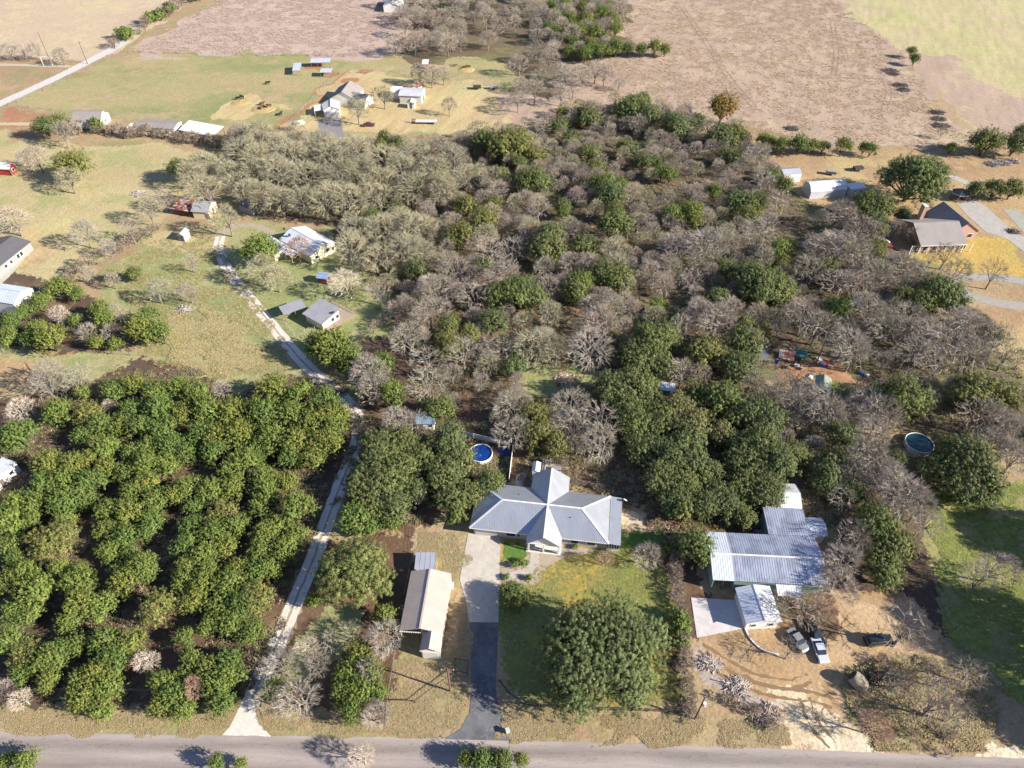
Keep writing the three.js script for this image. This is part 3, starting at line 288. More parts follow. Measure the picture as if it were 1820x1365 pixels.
const TREES = [
['j',-103.9,-112.5,7.8,-102.3,-120.6,5,-109.2,-105.9,9.2,-112.8,-105.4,5.3,-94.6,-120.1,7,-90.2,-121.6,7.1,-83.8,-118.8,7.7,-79.3,-120.6,7,-74.3,-119.1,7,-87.8,-113.4,6.8,-80.8,-113.1,7.5,-96,-106.5,5.6,-92.4,-108.8,6.7,-88,-109.1,6,-83.7,-108.8,6.7,-78.2,-107.6,7.3,-74.9,-112.4,6.8,-69.8,-112.9,7.8,-64.2,-112.8,8.2,-59.6,-112.9,7.8,-55.7,-109.1,6,-69.5,-106.3,7.3,-64.8,-105.2,7.9,-60.2,-105.3,7.6,-55.5,-102.9,5.9,-74.8,-102.3,6.5,-79.8,-102.7,6.5,-83.5,-101.7,5.8,-71.2,-100.8,5.8,-64.6,-100.6,6.5,-57.5,-98.7,7,-59.9,-96.5,6.3,-89.2,-102,7.1,-91.3,-98.9,6.4,-94.4,-97.3,6.4,-98.9,-97.1,7,-86.5,-96.5,6.3,-88.2,-92.1,7.4,-93.8,-92.9,7.5,-97.3,-91.6,6.8,-97.1,-87.6,6.1,-91.6,-87.2,7.3,-88.3,-88.6,5.5,-101.5,-87.4,6.7,-99.8,-82.6,7.1,-98,-77.6,6.3,-95.5,-74.4,5.1,-96.9,-84.1,4.8,-90.3,-84.1,4.8,-81.9,-95.9,5.7,-77.7,-97.1,7,-73.8,-97.3,6.4,-76.2,-92.5,6.2,-79,-90.3,6.1,-73.1,-88.4,6.1,-81.5,-85.8,6,-76.8,-84.8,6.9,-72.6,-84.1,5.7,-80.3,-81.2,5.9,-75.3,-79.8,6.1,-72.2,-81.4,5.3,-78.1,-76.5,5.7,-74.1,-75.7,5.2,-69.7,-89.7,5.5,-67.1,-91.4,6.2,-62.5,-90.8,6.8,-57.9,-91.8,6.2,-64.6,-87.1,5.5,-54.6,-81.9,5.9,-58.4,-80.3,6.7,-63.4,-81.9,5.9,-63.6,-77.8,5.8,-58.9,-75.3,6.5,-55.5,-77.6,5.5,-51.5,-91,6.2,-51.2,-86.7,5.4,-48.4,-80.5,5.9,-47.9,-76.5,5.7,-62.1,-73.1,5.1,-57.4,-71.7,5.6,-52,-72.6,5.6,-47.9,-72,5.6,-70.3,-72.8,6.2,-74,-72.2,4.8,-81.9,-71.8,5,-86,-72.6,4.5,-91.3,-71.5,6.1],
['y',-97.2,-112.4,6.1,-88.7,-78.1,8.6,-58.3,-84.7,6.6],
['d',-113.5,-114,6.9,-95.2,-117,3.1,-85,-98.3,2.9],
['b',-109.3,-119.9,7.7,-104.1,-122.6,6.4,-69.5,-120.8,3.9],
['j',-93.8,-69.5,5.5,-87.1,-67.3,7.1,-90,-64.1,5.4,-87.1,-63.6,5.4,-80.4,-68.8,7.1,-77.7,-64.9,7,-74.3,-64.8,6.2,-79.2,-62.1,5.3,-71.7,-69,6.1,-69.6,-71.4,5.6,-87.9,-58.3,6.2,-79.2,-54.6,6.1,-78.2,-56.9,5.2,-75.7,-58.1,4.7,-71.3,-58.3,6.2,-67,-57.8,6.2,-68.4,-54.7,5.6,-70.2,-52.2,5.5,-72.8,-51.4,4.5,-67.8,-50.7,5.5,-70.8,-48.2,5.4,-67.3,-47,5.3,-83.1,-52.8,5,-78,-51.4,4.5,-61.3,-70.3,6.1,-56.5,-69.2,6.6,-52.1,-69.2,6.6,-58.2,-65.8,6,-53.4,-64.9,5.9,-49.2,-64.6,5.9,-50,-61.3,5.3,-53.8,-61.4,4.8,-46.5,-60.2,5.3,-44.4,-59.6,4.2,-57.8,-59,4.4,-55.2,-54.6,5.1,-51.7,-53.2,5.5,-48.6,-54.7,5.6,-46.2,-51.7,5.5,-49.4,-50.7,5.5,-47.2,-47.8,4.9,-58.4,-50.7,5.5,-55.6,-48.2,5.4,-57.7,-47,4.4,-53.4,-46.5,4.4,-79.3,-39.2,3.5,-75.6,-38.7,4.2,-46.2,-38.8,3.2,-42.6,-38.9,2.3],
['y',-63.9,-64.1,5.9,-46.5,-66.4,6,-84,-55.9,5.1],
['d',-62.8,-54.9,4.9,-81.2,-48.6,3.7,-83,-53.9,2.3],
['q',-53.1,-49.9,4.5],
['b',-85.4,-50.1,3],
['j',-56.4,-119.6,9.1,-50.1,-118.8,7.7,-43.6,-116.1,8.3,-56,-111.8,8.1,-50.5,-111.4,8.1,-44.4,-109.6,8,-40.1,-111.8,8.1,-38.2,-107.9,6.7,-52.8,-104.3,7.9,-47.1,-103.4,7.8,-42,-103.9,7.8,-37.9,-102.3,6.5,-48,-99.7,6.4,-43.2,-99.2,5.8,-55.3,-99.7,4.5,-38.3,-120.1,4.9,-28,-117.8,7.7,-52.4,-94.1,6.3,-47.4,-93.5,5.6,-50.2,-88.8,6.1,-42.4,-85.9,7.8,-47.1,-82.4,6.5,-42.4,-80.7,5.3,-48,-77.6,6.3,-44.2,-76.3,6.3,-45.7,-72.8,6.2,-31.5,-83.4,7.7,-28.6,-82.4,5.3,-24,-83.9,5.4],
['o',-28.4,-102.3,8.4,-23.7,-103.4,7.8,-28.9,-96.3,7.6,-23.4,-95.4,8.2,-19.4,-99,7,-31.4,-91.9,8,-26.1,-91.5,8,-20.6,-91.8,6.8,-28.5,-86.8,7.2,-24,-86.5,6.6,-14.2,-103.2,8.5,-11.6,-98.8,7.7,-14.1,-93.2,7.5,-12.3,-88.6,7.3,-11.3,-85.2,4.8,-8.4,-89.8,5.5,-4.5,-93.7,5.6,-4.5,-91.4,5.3],
['d',-19,-90.3,4],
['b',-25.3,-110,7.4,-22.1,-107.6,6.7,-34.1,-119.9,7.7,-19.7,-120.2,9.1],
['j',-36.5,-66.7,3.6,-23.1,-63.1,4.8,-26.3,-56,5.6,-27.8,-52.7,5.5,-24.3,-53.2,5.5,-28.2,-49.3,4.9,-25.2,-49.2,5.4,-22.4,-49.7,4,-26.3,-46,4.4,-39.8,-50,5,-7.1,-39.4,3.3,-4.5,-39,4.6,-1.5,-39.1,4.2,1.3,-39.5,2.8],
['d',-36,-56.6,4.6,-23.3,-39.4,5.1],
['b',-38.9,-53.5,5.5,-34.4,-47.9,6.3,-33,-53.4,4,-28.5,-60.1,3.9,-22.6,-58,6.7,-41.6,-48.4,3.9,-22.3,-45.8,4.8,-24,-52.3,4,-31.6,-58,3.6],
['o',23.8,-118.7,9.1,28.8,-119.2,9.1,26,-113.2,8.2,31.9,-116,6.9,27.5,-108.6,8,30.8,-107.9,6,34.1,-110,8.1,38,-103.4,7.8,31.4,-102.7,7.2,28,-102.3,7.2,44,-118.2,7.7,48.2,-115.6,9.6,50.9,-113,7.5,54.7,-111.8,8.1,57.9,-110,8.1,49.8,-103.6,7.2,53.6,-101.9,8.4,49.7,-97.8,8.3,54,-95.7,6.9,34,-98.8,7.7,38.5,-97.8,8.3,41.7,-95.7,6.9,31.5,-93,8.1,35.9,-91.6,7.4,48.9,-91.6,7.4,52.1,-89.5,6.7,42.6,-89.5,6.7,35,-86.6,7.8,39.1,-86.7,6,43.6,-86.7,6,46.9,-84.8,4.8,35.4,-77.2,7.5,33.3,-88.4,6.7],
['t',37.9,-113.4,8.2,40.4,-108.2,8.7,46.6,-106.7,6.6],
['y',5.5,-111.4,7.4,5.7,-105.3,7.9,9.6,-103.1,5.9],
['b',0.8,-113.8,8.2,0.7,-105.7,7.9,13,-113.8,8.2,13.6,-107.6,8.6,20,-108.3,9.9,19.4,-102.1,9,14.1,-104.1,6.5,9.8,-108.8,6,25.7,-75.2,5.1],
['q',17.8,-75.2,3.7],
['o',58.1,-112,7.5,55.4,-105.1,6.6,60.5,-100,7.7,55.8,-97,8.2,53.1,-90.1,7.4,51.9,-93.5,6.3,90.3,-115.4,10.3,87.1,-117.7,7.7,94.9,-116.5,5.6,72.4,-105.7,7.3,68.9,-99,7,66.7,-94.1,6.9,65.4,-92.3,5,70.7,-90.4,4.9,83.1,-99.3,4.5,71.7,-80.1,8.2,73.5,-76.9,7.5,70.3,-74.4,6.8,72.1,-84.5,6,89.4,-96.6,6.7,95.1,-99.9,8,97.3,-98.2,9.5,97,-92.7,9.3,92.7,-93.5,9.3,94.5,-90.1,7.4,99.4,-90.4,4.6],
['y',107.7,-118,11.1,113.7,-117.4,9],
['b',64.1,-114.6,7.5,69.6,-112.1,8.8,72,-109.7,8,82,-115.1,7.6,83.5,-111,8.1,77,-111.3,7.4,84.7,-108.8,6,74.8,-98.7,8.3,76.4,-96.3,8.2,78.6,-94.9,7.5,73.1,-95.2,6.9,78.1,-88.9,9.1,80.8,-87.5,7.8,77.8,-83.4,7.1,76.3,-86.8,6.6,81.7,-85.4,6.6,66,-78.9,6.9,62.7,-73.4,6.7,66.9,-76.9,5.7,82,-82,5.9,90.1,-71.8,6.7,104.7,-109.8,8.7,108.6,-107.6,8.6,111.6,-106.6,7.9,104.8,-102.7,7.8,107.4,-98.1,7.6,107.7,-101.7,7.1,59.3,-118.8,4.9,62.6,-119.9,5.6,68,-117.3,6.9],
['e',52.8,-63.6,8,47.3,-64.1,5.9,68.1,-58.9,10.3,86.2,-69.3,7.7,48.2,-56.5,5.2,77,-52.3,6.3,71.8,-51.5,6.5,68.2,-46.6,8,64.5,-50.8,5,71.8,-45.8,6.3],
['b',60.2,-69.5,7.1],
['q',57.6,-44.1,5.3,56.2,-65.4,6.5],
['o',69.7,-71.2,6.7],
['o',10.6,-177.4,11.3,11.7,-183.7,9.8,21.4,-181.5,8,30.9,-188.9,10.9,32.3,-211.3,9.8,2.1,-159.1,9.8,5.4,-155.9,8.1,-0.7,-158.5,8.2,17.3,-158.9,7.4,26.2,-166.8,8.4,30.1,-164.3,9.2,61.6,-172,6.9,56.7,-156.9,7.3,73.2,-206.2,8.7,76.8,-204.9,7.7,67.6,-159.7,11.5,65.2,-164,8.3,34,-135.2,10.4,31.5,-130,9.5,38.2,-137.4,9.1,36.6,-129.4,8,29,-132.4,7.4,60.9,-146.2,5.1,58.7,-136.3,9,55.3,-128.1,8.7],
['j',50.8,-199,8.4,57.1,-200.9,9.4,57.5,-197.1,7.5,16.3,-201.9,4.8,39.5,-153.6,6.4,43.8,-147.8,5.5,24.6,-139.8,4.6,19.3,-157.2,4.9],
['y',47,-131.2,9.5,50.7,-133.7,6.7,39.3,-136.3,6],
['m',6.7,-134.3,11.1,10.8,-133,8.2],
['b',19.2,-133.4,11,22.6,-145.5,8.5,10.8,-160,6.2,17.7,-172.5,6.9,21.9,-171,6.8,50.4,-162.9,7.1,49.8,-178.1,9.6,56.9,-176.9,11.3,62.1,-180.6,10.5,48.9,-149,7.9,52.3,-143.4,10,73.7,-183.9,11.5,40.9,-124.9,6.8,39,-168.1,6.8,42.1,-160.5,6.6],
['y',-14.6,-204.6,7.7,-14.6,-186.9,9,-8.6,-195.9,8.4,-11.3,-141.5,6.2],
['o',-18.7,-185.6,6.3,-7.9,-172,6.9,-3.8,-156.8,8.9,0.6,-155.2,9.7,-16.4,-143.3,6.2],
['j',-46,-133.9,11.1,-50.2,-134.8,7.5,-42.9,-131.6,8.1,-46.2,-128.2,9.4,-40.1,-130.4,7.3,-31.9,-129.3,7.3,-45.1,-161.3,3.7,-32.4,-126.8,5.8,-24.4,-167.6,5.1,-74.8,-177.4,12.6],
['q',-63.5,-178.8,7.9],
['d',-45.5,-161.1,9.1,-22.9,-160.7,7.4],
['m',-74.4,-204.5,11.4,-81.9,-210.5,9.7,-67.3,-204.3,10.5,-59.8,-202.7,11.4,-51.9,-203.8,12.3,-42.9,-207.2,11.5,-34.4,-194.4,9.2,-39,-188.1,10.8,-47.2,-188.1,10.8,-47.6,-177.1,10.4,-39.7,-173.1,9.5,-31.2,-178,11.3,-25.5,-176.5,7.8,-28.3,-188.9,10.9,-70.8,-166.4,8.4,-66.2,-164.1,7.5,-33.3,-211.9,11.7,-23.9,-209.8,10.7],
['b',-20,-157.7,9.7,-21.6,-147.5,9.4,-16.1,-167.1,9.2,-25.7,-137.3,8.3,-20.4,-128,8,-11.9,-130.8,8.8,-3.9,-133.5,8.9,-33.5,-152,3.2,-35.1,-124.7,9.3,-1.8,-164.4,10,-6.3,-176.8,10.4,0.3,-177.4,9.6,-9.8,-155,9.6],
['o',113.9,-203.8,9.5,117.9,-202.9,9.5,111.6,-193.3,9.2,112.7,-190.2,5.5,69.9,-161.8,9.9,73.1,-159.5,9,68.1,-155.9,8.1,107,-156.1,6.1,110.5,-154.6,8.1,116.1,-156.1,10.5,119.1,-153.9,8,116,-159.3,6.6,125.4,-201.1,4.7],
['j',79,-178.5,7.9,83,-182.8,6.2,79.9,-175.7,5.2,87,-150.8,7.9,91.6,-155.9,4.9,113.6,-176.6,3.9,127.2,-149.7,3.2,76,-158.5,4.9],
['b',85.2,-203.7,8.6,101.4,-196,10.2,105.9,-190,9.1,89.6,-177.5,10.4,94.4,-175.4,11.2,98.9,-173.2,11.1,99.9,-167.2,10.1,73.2,-174.3,6.5,84.5,-167,8.4,90.2,-161.5,9.1,96.2,-162.2,9.1,101.2,-164.2,8.3,110.3,-168.4,8.5,114.5,-163.6,9.1,75.9,-145,9.3,78.4,-141,9.9,83.9,-135.9,9.7,83.8,-130.8,8.8,93.8,-147,10.1,96.9,-142.8,10,100.6,-139.6,8.3,104.9,-138.7,9.8,113.3,-141.2,10.6,117.2,-141,9.9,108.2,-133.8,10.3,99.3,-130,10.2,104,-127.8,9.4,113.5,-130.4,9.5,122.7,-136.7,8.3,122.2,-131.2,8.1,118.9,-191.9,4.6,122.8,-188.9,4.1],
['e',122.6,-175,6.5,127,-175.4,9.5,135.8,-165.5,8.8],
['j',-128.6,-154.9,6.5,-125.3,-159.9,8.2,-121,-159.9,5,-111.4,-152.3,6.4,-96.8,-148.5,6.3,-95.4,-140.6,8.4,-91,-141.5,6.9,-117.5,-138.5,9.1,-124.4,-139.9,5.4,-130.3,-140.7,6.1,-124.4,-143.7,6.2,-106.7,-138.6,4.6,-101.4,-138.6,4.6,-116.3,-148,4,-116,-169.4,3.4,-132.1,-147.3,6.3,-130.8,-150.9,5.6,-108.1,-147.3,6.3],
['o',-109,-169.3,4.7],
['d',-120.8,-149,5.9],
['b',-154.3,-193.4,10.1,-105.8,-150.1,5.2,-110.3,-141.3,5.4,-103.4,-141.3,5.4,-129.9,-186.9,7.7,-116.8,-188.9,7.3,-121.3,-182,4.5,-97.9,-158.7,6.1,-89.5,-159,5.7,-93.5,-173.7,5.2,-120.9,-167.9,5.1,-113.4,-165.6,4.2,-113.5,-209,6.8,-112.3,-123.7,7.1,-104.3,-124.6,6.4,-129.1,-160.9,5],
['m',-87.7,-198.5,8.4,-115,-199.5,7.1,-99.3,-209.8,10.7,-85.1,-210.5,9.7,-81.1,-205.5,7.7],
['o',-177.4,-262,7.9,-175.2,-268,6.9,-115.8,-228.7,8.2],
['y',-151.9,-229.4,11.8],
['m',-149.3,-220.2,9,-108,-221.4,10,-105.2,-228.6,10.3,-95,-237.6,12.6,-88.4,-232.2,12.4,-95.9,-224.2,9.1,-90.6,-216.4,9.9,-91.7,-248.6,10.9,-86.9,-221.4,10],
['b',-166.7,-254,7.7,-167.1,-234.5,8.4,-173.8,-238.8,6.4,-232.9,-343.9,7.6,-227.3,-344.8,6.9,-220.4,-344.8,6.9,-206.3,-338.3,7.5],
['m',-84.8,-241.9,11.7,-75.7,-232.2,12.4,-70.2,-240.8,11.7,-61.2,-232.2,12.4,-54.6,-236.5,12.6,-86.3,-228.8,11.3,-77,-219.8,12,-68,-219.8,12,-58.7,-217.8,11.9,-50.2,-223.8,12.1,-43.6,-232.2,12.4,-37.3,-221.8,12,-33.6,-235.2,11.5,-26.3,-221.8,12,-20.4,-233.1,11.4,-42.3,-213.9,11.8,-33.2,-211.1,11.7,-21.6,-211.1,11.7,-14.7,-220.6,11,-52.3,-289.4,9.1,-60.8,-274.7,9.3],
['y',-2.4,-244.6,13.9,2.4,-242.6,9.6],
['o',-10.6,-249.3,9.8],
['b',-25.3,-282.7,6,-34.7,-311.5,8.9,-29.9,-314.8,7.7,-40.2,-315.6,7.1],
['y',1.2,-245.5,12.9,7,-239,8.5],
['r',82.6,-275.9,12.2],
['o',47.3,-275.6,12.8,53,-269.3,10.3,43.4,-275.1,8.2,30.1,-270.2,9.2,62,-261.1,10.7,41.1,-245.3,8.6,77.1,-252.9,9.9,82.6,-254.9,8.9,87.2,-256.5,5,7.6,-218.6,11,3.1,-219.4,8],
['j',30.9,-217.9,9.9,33.7,-214.5,6.9,28.2,-219.4,7,52.1,-228.7,7.2,54.4,-226.4,6.1,94.5,-255.2,6.1,89.2,-226.4,6.1,67.6,-215.7,5.5,54.4,-348.7,6.3,60.5,-347.8,6.9,66.8,-348.7,7.6,71.8,-348.7,6.3,48.6,-347.8,8.3,41.3,-344.1,9.6,33.6,-341.2,8.9,26.3,-344.9,7.6,36.5,-351.7,8.4,45.4,-357.6,8.5,28.3,-355.6,8.5,22.5,-367.7,8.7,18.4,-373,8,32,-369.8,10.1,40.8,-370.9,9.4,51.6,-376.2,8.8,49.9,-388.3,8.3,37.8,-388.3,9.8,29.6,-389.4,9.1,22.3,-395.2,8.4,28.3,-408.2,9.4,37.7,-408.2,9.4,46.7,-403.4,9.3,20.8,-414.4,7.1],
['b',3.9,-305.9,6.9,12.8,-309.1,9.5,9.3,-293.7,9.2,2.5,-286.3,7.8,23,-310.7,8.3,29.6,-313.2,9,36.2,-316.5,9,39.8,-312.4,7,25.6,-299.7,6.8,45.9,-308.3,5.1],
['B',132,-215,21.4],
['o',173.3,-248.5,10.9,184.1,-247.7,8.7,193,-259.8,5.6,155.1,-215.4,6.4,161.4,-216.5,7.9,167.3,-216.1,6.9],
['j',187,-347.2,5.9,184.4,-337.4,5.4,96,-252.8,6.1,100.1,-249.8,6.6,105.6,-248.9,8.7,110.9,-249.2,6,115,-249.7,5.5,121.1,-247.5,7.1,131.4,-246.8,6,129.5,-248.4,4.4,161.9,-249,4.9,91.4,-218.4,7,90.1,-226.4,6.1],
['m',164.3,-261.9,3.4],
['b',87.1,-236.8,9.4,83.8,-216.9,7.9]
];
for (const [k, ...a] of TREES) for (let i = 0; i < a.length; i += 3) addTree(k, a[i], a[i + 1], a[i + 2]);
{ const G = addTree('G', 14.56,-54.03, 22, 12, 'huge dark green live oak spreading over the ranch house front lawn'); G.rotation.y = .4; G.scale.z *= .9; }
addTree('B', -28.58,-70.17, 14, 9.5, 'round dark live oak beside the tan barn');
addTree('B', 0.21,-67.16, 6, 4, 'small rounded oak at the driveway edge by the garden');
for (const [x, z, d] of [[103.13,-57.13, 20], [116.43,-77.81, 16], [97.33,-43.39, 13], [127.47,-104.88, 12]]) addTree('B', x, z, d, d * .72);
{ // far and near woods filled up where the named trees leave room
  const clear = [[[89.64,-115.34],[102.77,-113.53],[96.58,-102.41],[85.29,-102.41]], [[64.13,-144.05],[75.4,-141.76],[89.33,-135.15],[81.64,-117.18],[69.6,-117.18],[60.92,-130.92]], [[96.95,-244.38],[132.02,-244.38],[120.32,-212.26],[95.64,-205.1],[92.9,-225.58]], [[9.45,-158.63],[23.51,-157.36],[21.25,-148.74],[10.58,-147.55]], [[4.32,-135.15],[21.25,-130.92],[20.73,-124.84],[4.15,-124.84]], [[-39.92,-141.76],[-26.85,-144.05],[-21.61,-135.15],[-22.4,-113.53],[-30.07,-111.75]], [[85.07,-214.1],[98.01,-206.86],[92.77,-183.84],[81.57,-186.92]], [[-14.61,-115.34],[12.78,-106.56],[11.8,-89.39],[-13.16,-92.31]]];
  const fill = (poly, n, kinds, dmin, dmax, gap, seed) => { const r = RNG(seed); let x0 = 1e9, x1 = -1e9, z0 = 1e9, z1 = -1e9; for (const [x, z] of poly) { x0 = Math.min(x0, x); x1 = Math.max(x1, x); z0 = Math.min(z0, z); z1 = Math.max(z1, z); }
    for (let t = 0, c = 0; t < 6000 && c < n; t++) { const x = mix(x0, x1, r()), z = mix(z0, z1, r()), d = mix(dmin, dmax, r()), k = kinds[Math.floor(r() * kinds.length)]; if (!inPoly(poly, x, z) || clear.some((p) => inPoly(p, x, z)) || treesAt.some((a) => Math.hypot(a[0] - x, a[1] - z) < gap * (a[2] + d / 2))) continue; addTree(k, x, z, d); c++; } };
  fill(WOOD, 125, 'bbbmmoyoj', 4.5, 8, .54, 21);
  { const r = RNG(31), g = new THREE.Group(), spots = [[], [], []]; g.name = 'small_wood_trees'; tag(g, 'smaller bare trees crowding between the large ones in the woodland', 'woodland', null, 'stuff'); scene.add(g);
    for (let t = 0, c = 0; t < 20000 && c < 560; t++) { const x = mix(-110, 150, r()), z = mix(-300, -90, r()), d = mix(3.6, 6.5, r()); if (!inPoly(WOOD, x, z) || clear.some((p) => inPoly(p, x, z)) || treesAt.some((a) => Math.hypot(a[0] - x, a[1] - z) < .42 * (a[2] + d / 2))) continue; treesAt.push([x, z, d / 2, 'b']); spots[c % 3].push([x, z, d]); c++; }
    spots.forEach((S, i) => { const [geo, D] = lib.bare[i + 2], m = new THREE.Matrix4(), q = new THREE.Quaternion(); const put = (n, ge, ma) => { const im = new THREE.InstancedMesh(ge, ma, S.length); S.forEach(([x, z, d], k) => im.setMatrixAt(k, m.compose(V(x, 0, z), q.setFromAxisAngle(V(0, 1, 0), k * 2.3), V(d / D, d / D * 1.1, d / D)))); im.name = n; im.castShadow = im.receiveShadow = true; g.add(im); }; put('trunk', geo.trunk, barkGrey); put('crown', geo.crown, [TINT.bare[1], TINT.bare[3], TINT.mossy[0]][i]); }); }
  { const r = RNG(22), g = new THREE.Group(), spots = [[], [], []]; g.name = 'far_wood'; tag(g, 'far bare wood between two fallow fields', 'woodland', null, 'stuff'); scene.add(g);
    for (let t = 0, c = 0; t < 4000 && c < 90; t++) { const x = mix(-70, 95, r()), z = mix(-470, -240, r()), d = mix(7, 11, r()); if (!inPoly(FARWOOD, x, z) || treesAt.some((a) => Math.hypot(a[0] - x, a[1] - z) < .5 * (a[2] + d / 2))) continue; treesAt.push([x, z, d / 2, 'b']); spots[c % 3].push([x, z, d]); c++; }
    spots.forEach((S, i) => { const [geo, D] = lib.bare[i], m = new THREE.Matrix4(), q = new THREE.Quaternion(); const put = (n, ge, ma) => { const im = new THREE.InstancedMesh(ge, ma, S.length); S.forEach(([x, z, d], k) => im.setMatrixAt(k, m.compose(V(x, 0, z), q.setFromAxisAngle(V(0, 1, 0), k * 2.3), V(d / D, d / D, d / D)))); im.name = n; im.castShadow = im.receiveShadow = true; g.add(im); }; put('trunk', geo.trunk, barkGrey); put('crown', geo.crown, TINT.bare[i]); }); }
}

// ---------------------------------------------------------------- buildings
const wearTex = tex(256, (u, v) => { const a = .89 + .11 * tfb(u, v, 6, 5, 12); return [a, a, a]; }); wearTex.repeat.set(.13, .13);
const rustTex = tex(256, (u, v) => { const a = tfb(u, v, 5, 5, 21), t = ss(.42, .6, a), b = .8 + .25 * tn(u, v, 64, 4); return [mix(.78, .62, t) * b, mix(.74, .36, t) * b, mix(.72, .26, t) * b].map(sat); }); rustTex.repeat.set(.16, .16);
const streakTex = tex(256, (u, v) => { const a = tfb(u, v * .25, 8, 4, 31), b = tfb(u, v, 4, 3, 35), t = ss(.4, .65, a * .6 + b * .4); return [mix(.92, .79, t), mix(.92, .78, t), mix(.93, .79, t)]; }); streakTex.repeat.set(.12, .12);
const metal = (r, g, b, rough = .48, mt = .25, map = wearTex) => new THREE.MeshStandardMaterial({ color: new THREE.Color().setRGB(r, g, b), roughness: rough, metalness: mt, map, side: THREE.DoubleSide });
const mGalv = metal(.50, .51, .53, .4, .5), mWhiteMetal = metal(.80, .79, .77, .55, .08), mTanMetal = metal(.53, .43, .365, .6, .05), mGreyMetal = metal(.42, .415, .43, .5), mSteel = metal(.52, .54, .60, .42, .35), mWeather = metal(.47, .50, .57, .45, .3, streakTex), mRust = metal(1, .9, .85, .8, 0, rustTex), mShingle = metal(.30, .265, .245, .95, 0), mShingleDark = metal(.12, .115, .12, .95, 0), mGreenRoof = metal(.04, .16, .12, .6, .1), mOlive = metal(.34, .36, .26, .55, .15), mBlueRoof = metal(.22, .36, .44, .55, .15);
const wWhite = M(.74, .72, .68, .8), wCream = M(.66, .58, .40, .85), wTan = M(.56, .47, .37, .8), wGrey = M(.27, .265, .26, .85), wBrick = M(.42, .26, .20, .9), wRed = M(.42, .05, .04, .7), wRedWood = M(.20, .065, .05, .8), wGreen = M(.22, .30, .28, .7), wDark = M(.05, .045, .045, .9), wWood = M(.20, .13, .085, .9), wPale = M(.58, .56, .52, .85), wStone = M(.40, .36, .31, .95), glass = M(.03, .04, .055, .12), trim = M(.78, .77, .74, .6), doorW = M(.72, .72, .72, .6), doorB = M(.13, .09, .07, .7);
// one sloping roof sheet, with raised seams running down the slope
function sheet(name, pts, m, parent, seam = .46, th = .07, hgt = .04) {
  const mb = new MB(), n = V(0, 0, 0); for (let i = 0; i < pts.length; i++) { const a = pts[i], b = pts[(i + 1) % pts.length]; n.x += (a.y - b.y) * (a.z + b.z); n.y += (a.z - b.z) * (a.x + b.x); n.z += (a.x - b.x) * (a.y + b.y); } n.normalize(); if (n.y < 0) { n.negate(); pts = [...pts].reverse(); }
  mb.hexa(pts.map((p) => p.clone().addScaledVector(n, -th)), pts);
  if (seam) { let dn = V(n.x, 0, n.z); if (dn.length() < .01) dn.set(0, 0, 1); dn.normalize(); const sl = V(dn.x, -(n.x * dn.x + n.z * dn.z) / n.y, dn.z).normalize(), ac = V(-dn.z, 0, dn.x), o = pts[0]; const q = pts.map((p) => { const e = p.clone().sub(o); return [e.dot(ac), e.dot(sl)]; });
    let lo = Math.min(...q.map((t) => t[0])), hi = Math.max(...q.map((t) => t[0])); const k = Math.max(1, Math.round((hi - lo) / seam)), st = (hi - lo) / k;
    for (let i = 0; i <= k; i++) { const x = Math.min(hi - .03, Math.max(lo + .03, lo + i * st)); let a = 1e9, b = -1e9; for (let j = 0; j < q.length; j++) { const [x1, y1] = q[j], [x2, y2] = q[(j + 1) % q.length]; if ((x1 - x) * (x2 - x) <= 0 && Math.abs(x1 - x2) > 1e-6) { const y = y1 + (y2 - y1) * (x - x1) / (x2 - x1); a = Math.min(a, y); b = Math.max(b, y); } }
      if (b - a > .15) { const A = o.clone().addScaledVector(ac, x).addScaledVector(sl, a + .01).addScaledVector(n, hgt / 2 - .005), B = o.clone().addScaledVector(ac, x).addScaledVector(sl, b - .01).addScaledVector(n, hgt / 2 - .005); mb.bar(A, B, .07, hgt); } } }
  return mesh(name, mb, m, parent);
}
function opening(g, o, W, D) { // window, door, garage door or dark gap panel on one wall: side f b l r, u along the wall, y0 above ground
  const half = (o.side === 'f' || o.side === 'b' ? D : W) / 2, w = o.w, h = o.h, y = o.y + h / 2; const put = (name, m, ww, hh, th, off, par) => { const mb = new MB(), t = half + off; if (o.side === 'f') mb.box(o.u, y, t, ww, hh, th); if (o.side === 'b') mb.box(o.u, y, -t, ww, hh, th); if (o.side === 'l') mb.box(-t, y, o.u, th, hh, ww); if (o.side === 'r') mb.box(t, y, o.u, th, hh, ww); return mesh(name, mb, m, par); };
  if (o.kind === 'window') { const f = put('window', o.m || trim, w + .2, h + .2, .08, .03, g); put('pane', glass, w, h, .04, .065, f); }
  else if (o.kind === 'garage') { const f = put('garage_door', o.m || doorW, w, h, .08, .03, g); for (let i = 0; i < 4; i++) { const s = { ...o, y: o.y + i * h / 4 + .03, h: h / 4 - .06 }; const mb = new MB(), yy = s.y + s.h / 2, t = half + .085; if (o.side === 'f') mb.box(o.u, yy, t, w - .1, s.h, .03); else if (o.side === 'r') mb.box(t, yy, o.u, .03, s.h, w - .1); mesh('panel', mb, o.m || doorW, f); } }
  else if (o.kind === 'gap') { const f = put('dark_gap_panel', M(.17, .12, .085, .9), w, h, .06, .03, g); put('gap_panel_bar', M(.22, .16, .11, .9), w * .96, .1, .03, .075, f); }  // flat brown panel whose dark colour stands in for the shade of an open gap
  else { const f = put('door', o.m || doorB, w, h, .08, .03, g); put('handle', M(.5, .5, .5, .3), .1, .08, .06, .1, f); }
}
